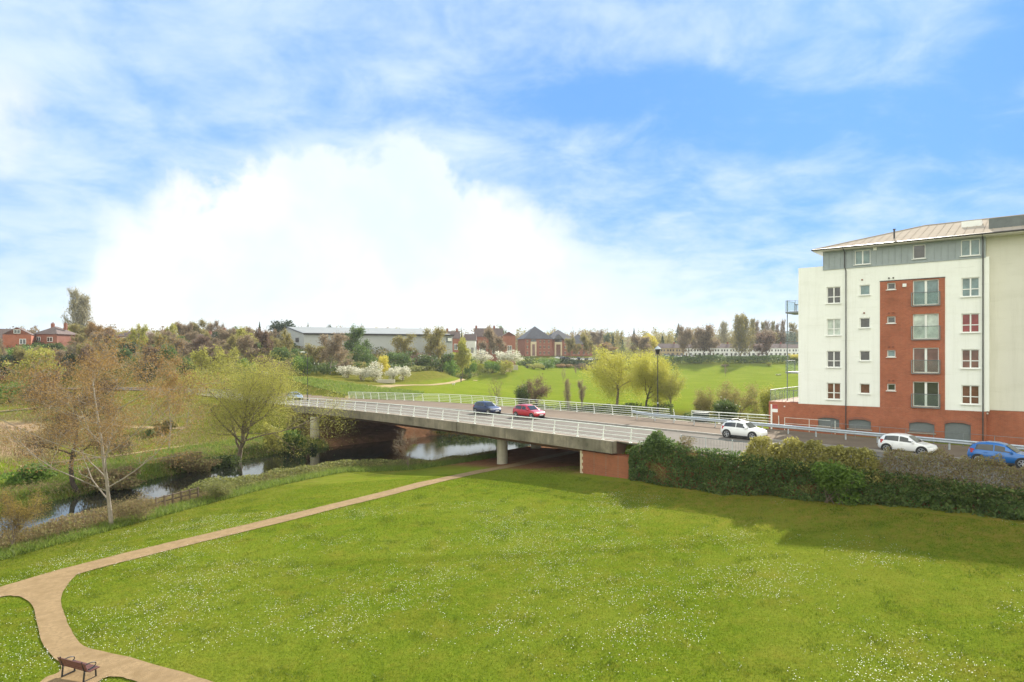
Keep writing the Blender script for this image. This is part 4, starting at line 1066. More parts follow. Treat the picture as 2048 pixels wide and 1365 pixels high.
# ------------------------------------------------------------------ bench
bx_, by_, bz_ = G(150, 1361)
bench = empty('park_bench', (bx_, by_, bz_+.05), R(-22), 'dark slatted park bench with looped iron arms on the gravel pad', 'bench')
LB = .80; bench.scale = (.84,.84,.80)
def slat(y0, z0, y1, z1, t, nm, parent, n=1):
    mb = MB()
    for k in range(n):
        a, b_ = k/n, (k+.86)/n
        p = lambda s: (y0+(y1-y0)*s, z0+(z1-z0)*s); (ya,za),(yb,zb_) = p(a), p(b_)
        dy, dz = (y1-y0), (z1-z0); l = math.hypot(dy, dz); ny_, nz_ = -dz/l*t, dy/l*t
        mb.hexa([(-LB,ya,za),(LB,ya,za),(LB,yb,zb_),(-LB,yb,zb_),(-LB,ya+ny_,za+nz_),(LB,ya+ny_,za+nz_),(LB,yb+ny_,zb_+nz_),(-LB,yb+ny_,zb_+nz_)])
    return mb.build(nm, M['wood_bench'], parent)
slat(.48,.44,.03,.42,.03,'seat',bench,6); slat(-.02,.46,-.16,.86,.03,'backrest',bench,4)
for s in (-1, 1):
    x = s*(LB-.16)
    mb = MB(); mb.tube([(x,-.10,0),(x,-.06,.40),(x,-.06,.45),(x,-.17,.88)], [.035,.035,.03,.025], 8); mb.build('leg', M['black'], bench)
    mb = MB(); mb.tube([(x,.42,0),(x,.40,.40)], [.035,.03], 8); mb.build('leg', M['black'], bench)
    mb = MB(); mb.tube([(x,-.08,.42),(x,.46,.43)], .025, 6); mb.tube([(x,-.1,.02),(x,.45,.02)], .025, 6); mb.build('side_frame', M['black'], bench)
    mb = MB(); mb.tube([(x,-.08,.62)]+[(x, .12+.30*math.sin(a)-.0, .56+.13*math.cos(a)+.02) for a in np.linspace(-.9, 3.0, 12)]+[(x,.1,.45)], .022, 6); mb.build('armrest', M['black'], bench, smooth=True)

# ------------------------------------------------------------------ rail fence at the water, field things, people
def post_rail(pts, label):
    o = empty('post_and_rail_fence', pts[0], 0, label, 'fence'); off = -Vector(pts[0])
    for p in pts:
        mb = MB(); mb.box(p[0]-.05,p[0]+.05,p[1]-.05,p[1]+.05,p[2]-.5,p[2]+.85); mb.build('post', M['wood'], o).location = off
    for h in (.42,.76):
        mb = MB()
        for a, b_ in zip(pts[:-1], pts[1:]):
            mb.tube([(a[0],a[1],a[2]+h),(b_[0],b_[1],b_[2]+h)], .05, 5)
        mb.build('rail', M['wood'], o).location = off
pts = []
for t in np.linspace(0, 1, 6):
    px, py = 312+84*t, 1024-22*t
    x, y, z = pix(px, py, 49.0+3.2*t); pts.append((x, y, z+.25))
post_rail(pts, 'dark wooden post and rail fence standing at the water edge by bank')
x, y, z = G(922, 765)
def person(x, y, z, h, label):
    o = empty('person', (x, y, z), R(20), label, 'person'); s = h/1.75
    def skin(nm, pts, edges, rad, material, parent):
        me = bpy.data.meshes.new(nm); me.from_pydata([(a*s,b*s,c*s) for a,b,c in pts], edges, []); ob = link(nm, me, material, parent)
        md = ob.modifiers.new('skin', 'SKIN'); ob.modifiers.new('sub', 'SUBSURF').levels = 1
        for i, r_ in enumerate(rad): me.skin_vertices[0].data[i].radius = (r_*s, r_*s)
        me.skin_vertices[0].data[0].use_root = True
        return ob
    pts = [(0,0,.95),(0,0,1.2),(0,0,1.42),(0,0,1.52),(0,.02,1.66),(.2,0,1.4),(.25,.03,1.12),(.22,.12,.92),(-.2,0,1.4),(-.26,-.05,1.12),(-.24,.05,.9),(.1,0,.88),(.12,.10,.48),(.12,.02,.06),(.12,.16,.03),(-.1,0,.88),(-.12,-.06,.5),(-.12,-.22,.12),(-.12,-.12,.04)]
    ed = [(0,1),(1,2),(2,3),(3,4),(2,5),(5,6),(6,7),(2,8),(8,9),(9,10),(0,11),(11,12),(12,13),(13,14),(0,15),(15,16),(16,17),(17,18)]
    rd = [.15,.14,.13,.06,.10,.065,.05,.04,.065,.05,.04,.09,.07,.05,.04,.09,.07,.05,.04]
    skin('body', pts, ed, rd, mat('dark_coat', (.03,.03,.035), .9), o)
    return o
person(x, y, z, 1.7, 'person in dark clothes walking on the pale field path')
x, y, z = G(907, 771)
dog = empty('dog', (x, y, z), R(-30), 'small pale dog on the grass near the walker', 'dog')
me = bpy.data.meshes.new('body'); me.from_pydata([(0,0,.42),(.25,0,.44),(.42,0,.56),(.58,0,.55),(-.28,0,.43),(-.45,0,.55),(.26,.09,.22),(.26,.09,.03),(.26,-.09,.22),(.28,-.09,.03),(-.27,.09,.24),(-.30,.09,.03),(-.27,-.09,.24),(-.28,-.09,.03)], [(0,1),(1,2),(2,3),(0,4),(4,5),(1,6),(6,7),(1,8),(8,9),(4,10),(10,11),(4,12),(12,13)], [])
ob = link('body', me, mat('pale_fur', (.6,.56,.48), .9), dog); ob.modifiers.new('skin', 'SKIN')
for i, r_ in enumerate([.15,.15,.09,.07,.13,.03,.05,.03,.05,.03,.06,.03,.06,.03]): me.skin_vertices[0].data[i].radius = (r_, r_)
me.skin_vertices[0].data[0].use_root = True
x, y, z = G(1557, 752)
o = empty('picnic_table', (x, y, z), R(15), 'pale picnic table standing on the grass left of the balconies', 'table')
mb = MB(); mb.box(-1.0,1.0,-.4,.4,.72,.78); mb.build('table_top', M['render_cream'], o)
for s in (-1, 1):
    mb = MB(); mb.box(-1.0,1.0,s*.75-.14,s*.75+.14,.42,.47); mb.build('seat', M['render_cream'], o)
    mb = MB(); mb.box(s*.7-.05,s*.7+.05,-.8,.8,.36,.41); mb.hexa([(s*.7-.05,-.75,0),(s*.7+.05,-.75,0),(s*.7+.05,-.6,0),(s*.7-.05,-.6,0),(s*.7-.05,-.3,.72),(s*.7+.05,-.3,.72),(s*.7+.05,-.15,.72),(s*.7-.05,-.15,.72)]); mb.hexa([(s*.7-.05,.6,0),(s*.7+.05,.6,0),(s*.7+.05,.75,0),(s*.7-.05,.75,0),(s*.7-.05,.15,.72),(s*.7+.05,.15,.72),(s*.7+.05,.3,.72),(s*.7-.05,.3,.72)]); mb.build('leg', M['wood'], o)
x, y, z = G(772, 767)
mb = MB(); mb.box(-2.2,2.2,-.3,.3,0,.9); o = mb.build('stone_block', M['concrete_pier'], None, bevel=.08); o.location = (x, y, z); tag(o, 'pale concrete block on the grass beside the reddish path junction', 'block')
x, y, z = G(1030, 741)
mb = MB(); mb.box(-1.2,1.2,-.3,.3,0,2.0); o = mb.build('gate_pier', M['concrete_pier'], None, bevel=.08); o.location = (x, y, z); tag(o, 'pale wall pier at the far top of the field path', 'wall')
# ------------------------------------------------------------------ far buildings
def pbox(mb, c, rz, x0, x1, y0, y1, z0, z1):
    ca, sa = math.cos(rz), math.sin(rz); t = lambda x, y, z: (c[0]+x*ca-y*sa, c[1]+x*sa+y*ca, c[2]+z)
    return mb.hexa([t(x0,y0,z0),t(x1,y0,z0),t(x1,y1,z0),t(x0,y1,z0),t(x0,y0,z1),t(x1,y0,z1),t(x1,y1,z1),t(x0,y1,z1)])
def hip(mb, x0, x1, y0, y1, z0, z1, ov=.4, peak=None):
    x0 -= ov; x1 += ov; y0 -= ov; y1 += ov; h = min(x1-x0, y1-y0)/2
    if x1-x0 >= y1-y0: a, b_ = (x0+h,(y0+y1)/2,z1), (x1-h+.01,(y0+y1)/2,z1); mb.add([(x0,y0,z0),(x1,y0,z0),(x1,y1,z0),(x0,y1,z0),a,b_], [(0,1,5,4),(2,3,4,5),(3,0,4),(1,2,5),(3,2,1,0)])
    else: a, b_ = ((x0+x1)/2,y0+h,z1), ((x0+x1)/2,y1-h,z1); mb.add([(x0,y0,z0),(x1,y0,z0),(x1,y1,z0),(x0,y1,z0),a,b_], [(0,1,4),(1,2,5,4),(2,3,5),(3,0,4,5),(3,2,1,0)])
def gable(mb, x0, x1, y0, y1, z0, z1, ov=.3, along='x'):
    if along == 'x':
        ym = (y0+y1)/2; mb.add([(x0-ov,y0-ov,z0),(x1+ov,y0-ov,z0),(x1+ov,ym,z1),(x0-ov,ym,z1),(x0-ov,y1+ov,z0),(x1+ov,y1+ov,z0)], [(0,1,2,3),(3,2,5,4),(0,3,4),(1,5,2),(0,4,5,1)])
    else:
        xm = (x0+x1)/2; mb.add([(x0-ov,y0-ov,z0),(x0-ov,y1+ov,z0),(xm,y1+ov,z1),(xm,y0-ov,z1),(x1+ov,y0-ov,z0),(x1+ov,y1+ov,z0)], [(0,1,2,3),(3,2,5,4),(0,3,4),(1,5,2),(0,4,5,1)])
def wins(o, lst, y, material, frame=None):
    for a, b_, c, d in lst:
        mb = MB(); mb.box(a,b_,y-.05,y+.03,c,d); w_ = mb.build('window', material, o)
        if frame:
            mb = MB(); mb.box(a-.1,b_+.1,y-.04,y+.02,c-.12,c-.003); mb.box(a-.1,b_+.1,y-.04,y+.02,d+.003,d+.1); mb.box((a+b_)/2-.05,(a+b_)/2+.05,y-.09,y-.052,c,d); mb.build('frame', frame, w_)

# warehouse: a skewed plan, long wall to the right
c0 = pix(608, 705, 230); zb_ = float(min(gz(c0[0], 230)[0], 12.8))
wh = empty('warehouse', (c0[0], 230, zb_), 0, 'long pale grey metal warehouse with low pitched roof behind the scrub', 'building')
ez, rzh = 19.3-zb_, 22.3-zb_; Lv = np.array([51., 17.]); Gv = np.array([-30., 52.])
P2 = lambda a, b_, z: (Lv[0]*a+Gv[0]*b_, Lv[1]*a+Gv[1]*b_, z)
rise = 3.6
mb = MB(); mb.poly([P2(0,0,-3),P2(1,0,-3),P2(1,0,ez),P2(0,0,ez)]); mb.poly([P2(0,0,-3),P2(0,0,ez),P2(0,.5,ez+rise),P2(0,1,ez),P2(0,1,-3)]); mb.poly([P2(1,0,-3),P2(1,1,-3),P2(1,1,ez),P2(1,.5,ez+rise),P2(1,0,ez)]); mb.poly([P2(0,1,-3),P2(1,1,-3),P2(1,1,ez),P2(0,1,ez)])
mb.build('wall', M['warehouse'], wh)
mb = MB(); mb.poly([P2(-.005,-.01,ez+.12),P2(1.005,-.01,ez+.12),P2(1.005,.5,ez+rise+.12),P2(-.005,.5,ez+rise+.12)]); mb.poly([P2(1.005,1.01,ez+.12),P2(-.005,1.01,ez+.12),P2(-.005,.5,ez+rise+.12),P2(1.005,.5,ez+rise+.12)])
mb.build('roof', M['warehouse_roof'], wh)
mb = MB(); mb.tube([P2(-.006,-.012,ez+.05),P2(1.006,-.012,ez+.05)], .28, 6); mb.tube([P2(-.006,-.012,ez+.1),P2(-.006,.5,ez+rise+.1),P2(-.006,1.012,ez+.1)], .2, 6); mb.build('gutter', M['gutter'], wh)
mb = MB()
q = P2(-.002,.22,ez-2.4); mb.hexa([P2(-.004,.14,ez-2.6),P2(-.002,.14,ez-2.6),P2(-.002,.22,ez-2.6),P2(-.004,.22,ez-2.6),P2(-.004,.14,ez-1.2),P2(-.002,.14,ez-1.2),P2(-.002,.22,ez-1.2),P2(-.004,.22,ez-1.2)]); mb.build('louvre', M['gutter'], wh)
mb = MB(); mb.hexa([P2(.955,-.004,ez-2.6),P2(.99,-.004,ez-2.6),P2(.99,-.001,ez-2.6),P2(.955,-.001,ez-2.6),P2(.955,-.004,ez-.6),P2(.99,-.004,ez-.6),P2(.99,-.001,ez-.6),P2(.955,-.001,ez-.6)]); sgn = mb.build('sign_panel', M['zinc_dark'], wh)
mb = MB(); mb.hexa([P2(.963,-.006,ez-2.2),P2(.991,-.006,ez-2.2),P2(.991,-.0045,ez-2.2),P2(.963,-.0045,ez-2.2),P2(.963,-.006,ez-1.0),P2(.991,-.006,ez-1.0),P2(.991,-.0045,ez-1.0),P2(.963,-.0045,ez-1.0)]); mb.build('sign_face', M['upvc'], sgn)

# brick offices with hipped roofs
x, y, z = pix(1050, 711, 368); z = float(gz(x, y)[0])-.3
of = empty('office_block', (x, y, z), R(14), 'three storey red brick offices with steep dark hipped roofs and cream bays', 'building'); of.scale = (1,1,1.12)
mb = MB(); mb.box(0,16,0,16,-2,8.9); mb.box(16.003,27,2.2,14,-2,8.8); mb.box(27.003,41,1,14,-2,6.2); mb.build('brick_wall', M['brick_far'], of)
mb = MB(); hip(mb,0,16,0,16,8.9,15.6,.8); hip(mb,15.5,29,1.5,15,8.8,14.0,.8); hip(mb,14,24,5,12,8.8,11.6,.2); mb.build('roof', M['roof_slate'], of)
mb = MB(); hip(mb,27.5,41,1,14,6.2,11.6,.7); mb.build('roof', M['roof_slate'], of)
for a, b_, h in ((3.2,6.6,7.4),(18.2,22.6,7.4)):
    y0 = -.5 if a < 10 else 1.7
    mb = MB(); mb.box(a,b_,y0,y0+.49,-1,h); by_ = mb.build('cream_bay', M['stone'], of)
    mb = MB(); mb.box(a+.9,b_-.9,y0-.06,y0-.003,.3,h-1.3); mb.build('window', M['glass_brown'], by_)
    mb = MB(); mb.box(a+.2,b_-.2,y0+.02,y0+.45,h+.003,h+1.2); mb.build('upper_glazing', M['glass'], by_)
mb = MB(); gable(mb,17.6,23.2,.9,6,8.9,11.4,.2,'y'); mb.build('gablet_roof', M['roof_slate'], of)
mb = MB(); mb.box(36.0,36.3,.9,.95,0,1); 
wins(of, [(1.0,1.9,c,c+1.2) for c in (1.2,4.1,6.9)]+[(8.6,9.5,c,c+1.2) for c in (1.2,4.1,6.9)]+[(11,11.9,c,c+1.2) for c in (1.2,4.1,6.9)]+[(13.6,14.5,c,c+1.2) for c in (1.2,4.1,6.9)], 0, M['glass'], M['stone'])
wins(of, [(24.2,25.2,c,c+1.2) for c in (1.2,4.1,6.9)], 2.2, M['glass'], M['stone'])
wins(of, [(a,a+1.1,c,c+1.2) for a in (29,32,35,38) for c in (1.2,4.1)], 1, M['glass'], M['stone'])

# terraced houses: each a house of its own
def terrace_house(x, y, z, rz, wallm, label, n=0, group='terraced houses across the green'):
    o = empty('terraced_house', (x, y, z), rz, label, 'house', group)
    mb = MB(); mb.box(.003,5.4,0,8,-1,5.2); mb.build('wall', wallm, o)
    mb = MB(); gable(mb,.0,5.398,0,8,5.2,7.9,.0,'x'); mb.v = [(a, b_-.25 if b_ < .1 else b_, c-.05 if b_ < .1 else c) for a,b_,c in mb.v]; rf = mb.build('roof', M['roof_tile'], o)
    if n % 2 == 0:
        mb = MB(); mb.box(.2,1.0,3.6,4.4,7.2,8.9); mb.build('chimney', M['chimney'], rf)
    for a, b_, c, d in ((.7,1.6,3.2,4.4),(2.3,3.2,3.2,4.4),(3.9,4.8,3.2,4.4),(3.2,4.7,.8,2.2)):
        mb = MB(); mb.box(a,b_,-.04,.04,c,d); w_ = mb.build('window', M['glass'], o)
    mb = MB(); mb.box(1.0,1.9,-.05,.04,0,2.0); mb.build('door', M['gutter' if n % 3 else 'wood'], o)
    mb = MB(); mb.box(.8,2.1,-.6,-.003,2.1,2.25); mb.build('porch_roof', M['roof_tile'], o)
    return o
names = ['buff terraced house behind the lantern lamp head, roof partly hidden','buff terraced house just right of the lantern lamp','buff terraced house behind the dark parked car','cream terraced house behind the brown trunked street tree','white terraced house directly behind the red parked car','white terraced house behind the forked dark trunks','white terraced house right of the two dark trunks','white terraced house with clear row of upper windows left of tall poplars','white terraced house behind the left poplar trunk','white terraced house behind the right poplar trunk','white terraced house just right of the poplar trunks','white terraced house with dark shrubs before its door','white terraced house left of the lone dark street tree','white terraced house behind the lone dark street tree','white terraced house right of the lone dark street tree','white terraced house seen between the balcony posts and hedge','white terraced house seen through the balcony glass','white terraced house hidden mostly behind apartment block end']
for k in range(16):
    X = (1314-PX0)*385/F+k*5.42; Y = 385+k*.25; z = float(gz(X, Y)[0])-.2
    z = 11.3
    terrace_house(X, Y, z, R(2.6), M['buff_wall'] if k < 3 else M['white_wall'], names[k], k)

# houses on the left skyline
def house(px, ytop, D, wpx, depth, wallm, rz, label, roof='gable_y', chim=((.5,.5),), winl=None, z_eave=.55, rm=None, cat='house'):
    x, y, zt = pix(px, ytop, D); W = wpx*D/F; z = float(gz(x, y)[0])-.5; Ht = zt-z; he = max(Ht-W*.32, Ht*z_eave) if roof != 'gable_x' else max(Ht-depth*.4, Ht*z_eave)
    o = empty('house', (x, y, z), rz, label, cat)
    mb = MB(); mb.box(-W/2,W/2,0,depth,-2,he)
    if roof == 'gable_y': mb.add([(-W/2,0,he+.001),(W/2,0,he+.001),(0,0,Ht-.15)], [(0,1,2)])
    mb.build('wall', wallm, o)
    mb = MB()
    if roof == 'gable_y': gable(mb,-W/2,W/2,0.3,depth,he,Ht,.3,'y')
    elif roof == 'gable_x': gable(mb,-W/2,W/2,0,depth,he,Ht,.3,'x')
    else: hip(mb,-W/2,W/2,0,depth,he,Ht,.4)
    rf = mb.build('roof', rm or M['roof_tile'], o)
    for cx, cy in chim:
        mb = MB(); X = -W/2+W*cx; Y = depth*cy; mb.box(X-.5,X+.5,Y-.35,Y+.35,Ht-1.2,Ht+1.1); mb.cyl(X-.22,Y,Ht+1.1,Ht+1.5,.12,8); mb.cyl(X+.22,Y,Ht+1.1,Ht+1.5,.12,8); mb.build('chimney', M['chimney'], rf)
    for a, b_, c, d in (winl or [(-.32,-.12,.3,.5),(.12,.32,.3,.5)]):
        mb = MB(); mb.box(a*W,b_*W,-.06,.04,c*Ht,d*Ht); w_ = mb.build('window', M['glass'], o)
        mb = MB(); e = .14; mb.box(a*W-e,b_*W+e,-.04,.03,c*Ht-e,c*Ht-.003); mb.box(a*W-e,b_*W+e,-.04,.03,d*Ht+.003,d*Ht+e); mb.box(a*W-e,a*W-.003,-.04,.03,c*Ht-.003,d*Ht); mb.box(b_*W+.003,b_*W+e,-.04,.03,c*Ht-.003,d*Ht); mb.box((a+b_)/2*W-.06,(a+b_)/2*W+.06,-.1,-.062,c*Ht,d*Ht); mb.build('frame', M['upvc'], w_)
    return o
house(34, 655, 222, 46, 9, M['brick'], R(28), 'orange brick gabled house with small attic window at the far left', 'gable_y', (), [(-.1,.1,.78,.90),(.10,.30,.38,.55)])
house(10, 657, 224, 34, 10, M['brick'], R(20), 'brown roofed house with skylight left of the orange brick gable', 'gable_x', (), [(-.2,.1,.3,.5)])
house(90, 652, 230, 52, 10, M['brick_far'], R(-6), 'dark tiled semi detached house with chimney and white dormer at far left', 'hip', ((.35,.5),(.8,.6)), [(-.34,-.2,.42,.56),(.1,.3,.40,.55)])
house(262, 657, 280, 66, 12, M['brick_far'], 0, 'brown hipped roof with one chimney right of the tall poplar', 'hip', ((.5,.5),))
house(330, 664, 270, 46, 10, M['brick_far'], R(5), 'low brown roofed house hidden behind orange birch top', 'hip', ((.3,.5),))
house(440, 660, 285, 60, 10, M['brick_far'], R(-4), 'dark roofed house with broad chimney left of the conifers', 'hip', ((.45,.5),))
house(398, 668, 265, 40, 9, M['buff_wall'], 0, 'pale walled house among trees left of the warehouse', 'gable_x', ((.8,.5),))
house(905, 662, 300, 30, 9, M['brick_far'], R(10), 'red chimneyed house peeping over the warehouse end', 'gable_x', ((.2,.5),(.85,.5)))
house(978, 656, 320, 56, 11, M['brick_far'], R(4), 'brown brick house with chimney behind the bare tree', 'gable_x', ((.05,.5),(.7,.5)))
house(1018, 664, 318, 26, 9, M['brick_far'], R(8), 'narrow red brick house with one white window left of the offices', 'gable_y', (), [(-.1,.2,.42,.62)])
house(940, 668, 310, 22, 8, M['white_wall'], 0, 'small white walled house glimpsed beside the yellow green tree', 'gable_x', ())
house(4, 731, 170, 26, 7, M['brick'], R(12), 'low orange brick building at the left edge among green trees', 'gable_x', (), [(-.1,.2,.4,.6)], .7)
# ------------------------------------------------------------------ near trees, each grown for itself
def at_base(px, py): return G(px, py)
x, y, z = G(223, 1052)
make_tree('birch_tree', (x, y, z-.1), 12.7, 'spread', 11, M['bark_birch'], M['lf_bronze'], 13, .046, .30, 'tall pale trunked tree with bronze spring leaves on the near river bank', 'tree', R(40), 6, width=13.2,
    n=[9,7,5,3], c=[18,8,7], f0=[.17,.25,.22], ang=[40,38,42], len=[.62,.45,.45], up=[.02,.10,.05,.02], wig=[.03,.07,.15,.2], rr=[.42,.5,.5], r=.15, trunk=1.0, fall=[.5,.35,.3])
x, y, z = G(158, 988)
make_tree('bare_tree', (x, y, z-.1), 10.2, 'spread', 24, M['bark_dark'], M['lf_twig_near'], 16, .085, .36, 'dark leaning bare tree with drooping twiggy branches left of the pale trunk', 'tree', 0, 6, width=9.0, ratio=.22,
    n=[8,7,5,4], c=[10,7,6], f0=[.30,.25,.2], ang=[62,45,45], up=[.05,-.01,-.04,-.06], wig=[.10,.14,.2,.2], lean=-.42, r=.22, trunk=.95, len=[.5,.45,.45])
x, y, z = G(476, 930)
make_tree('willow_tree', (x, y, z-.1), 12.6, 'willow', 5, M['bark_brown'], M['lf_lime'], 15, .075, .62, 'lime green willow leaning over the river left of the bridge', 'tree', R(110), 6, width=17.0, droop=.5, ratio=.32,
    c=[14,9,7], trunk=.36, len=[1.55,.5,.45], r=.30, ang=[40,38,46], up=[.03,.09,.0,-.12])
x, y, z = G(22, 1100)
make_tree('young_willow', (x, y, z-.05), 3.6, 'twiggy', 8, M['bark_brown'], M['lf_ochre'], 9, .05, .15, 'small round olive willow on a thin stem at left edge', 'tree', 0, 5, width=2.7, ratio=.22, r=.05)
x, y, z = G(817, 938)
make_tree('sapling', (x, y, z-.05), 3.9, 'twiggy', 17, M['bark_brown'], M['lf_twig'], 2, .055, .10, 'bare brown sapling in front of the bright water under the bridge', 'tree', 0, 5, width=3.2, ratio=.18, r=.05)
for px_, py_, h_, w_, lm_, lab_ in ((272,1042,1.8,2.6,'lf_brush','low twiggy shrub on the near bank right of the pale birch trunk'),(430,1000,1.5,2.4,'lf_bramble','low leafy bramble bush on the near bank beyond the rail fence')):
    x, y, z = G(px_, py_)
    make_tree('bare_shrub', (x, y, z-.05), h_, 'twiggy', px_+3, M['bark_brown'], M[lm_], 7, .055, .16, lab_, 'bush', 0, 4, width=w_, ratio=.25, r=.03)
# beyond the bridge
for px_, yt_, D_2, w_2, lab_ in ((338,712,78,84,'slender bronze leaved tree just right of the pale trunked birch'),(372,745,96,60,'small bronze tree near the road bend right of the birch')):
    x, y, zt = pix(px_, yt_, D_2); z = float(gz(x, y)[0])
    make_tree('birch_tree' if px_ > 100 else 'bare_tree', (x, y, z-.1), zt-z, 'spread', px_, M['bark_birch'] if px_ > 100 else M['bark_dark'], M['lf_bronze'] if px_ > 100 else M['lf_twig_near'], 9, .075, .28, lab_, 'tree', 0, 5, width=w_2*D_2/F, r=.09, ratio=.5 if px_ > 100 else .25)
def tree_at(name, px, ytop, D, wpx, spec, seed, wood, lm, label, leaves=3, ls=.16, spread=.35, **k):
    x, y, zt = pix(px, ytop, D); z = float(gz(x, y)[0]); H = zt-z
    return make_tree(name, (x, y, z-.1), max(H, 1.5), spec, seed, wood, lm, leaves, ls, spread, label, width=wpx*D/F, **k)
tree_at('willow_tree', 1234, 699, 131, 160, 'willow', 31, M['bark_brown'], M['lf_willow'], 'large yellow green weeping willow in the field left of the lantern lamp', 20, .15, .6, droop=.9, ratio=.30, r=.3, rz=.5)
tree_at('willow_tree', 1292, 710, 126, 92, 'willow', 32, M['bark_dark'], M['lf_willow'], 'narrower yellow willow with dark trunk touching the big willow', 18, .14, .55, droop=.8, ratio=.30, r=.24, trunk=.6)
tree_at('willow_tree', 1343, 733, 122, 62, 'twiggy', 33, M['bark_brown'], M['lf_lime'], 'smaller sparse lime willow just right of the lantern lamp post', 8, .12, .35, droop=.2, ratio=.3)
tree_at('bare_tree', 1078, 755, 118, 56, 'spread', 34, M['bark_dark'], M['lf_twig_dark'], 'round dark bare tree behind the red car and railing', 7, .16, .4, ratio=.22)
tree_at('bush', 1047, 770, 116, 22, 'twiggy', 35, M['bark_dark'], M['lf_mid'], 'small dark green bush left of the round bare tree', 3, .13, .3)
tree_at('bare_shrub', 995, 755, 117, 36, 'upright', 36, M['bark_brown'], M['lf_twig_olive'], 'thin upright bare stems behind the navy car', 1, .12, .2, ratio=.14)
tree_at('bare_shrub', 1137, 758, 116, 20, 'upright', 37, M['bark_brown'], M['lf_twig'], 'slim bare upright sapling right of the round bare tree', 3, .13, .15, ratio=.14)
tree_at('bare_shrub', 1164, 760, 117, 16, 'upright', 38, M['bark_brown'], M['lf_twig'], 'second slim bare sapling against the big willow edge', 3, .13, .15, ratio=.14)
tree_at('scrub_tree', 1478, 766, 96, 105, 'twiggy', 39, M['bark_brown'], M['lf_twig_olive'], 'wide olive brown scrub tree above the white sport utility car', 11, .12, .35, ratio=.28)
tree_at('scrub_tree', 1413, 780, 95, 52, 'twiggy', 40, M['bark_brown'], M['lf_twig_olive'], 'smaller olive scrub tree between lantern lamp and wide scrub tree', 9, .11, .32, ratio=.28)
tree_at('scrub_tree', 1538, 776, 84, 50, 'twiggy', 41, M['bark_brown'], M['lf_lime'], 'yellowish scrub against the glass railed terrace', 9, .11, .3, ratio=.3)
tree_at('scrub_tree', 1452, 806, 88, 50, 'twiggy', 42, M['bark_dark'], M['lf_mid'], 'low dark green scrub under the olive scrub trees', 9, .13, .3)
for px, yt, yb, lab in ((1126,736,768,'slim young field tree with mown ring nearest the bare saplings'),(1152,734,752,'slim young field tree further off behind the first'),(1451,730,754,'slim young field tree before the dark hedge bank')):
    x, y, z = G(px, yb); H = (yb-yt)*y/F
    make_tree('young_tree', (x, y, z), H, 'upright', px, M['bark_brown'], M['lf_twig'], 1, .10, .12, lab, 'tree', 0, 4, width=H*.32, ratio=.18, r=.06)

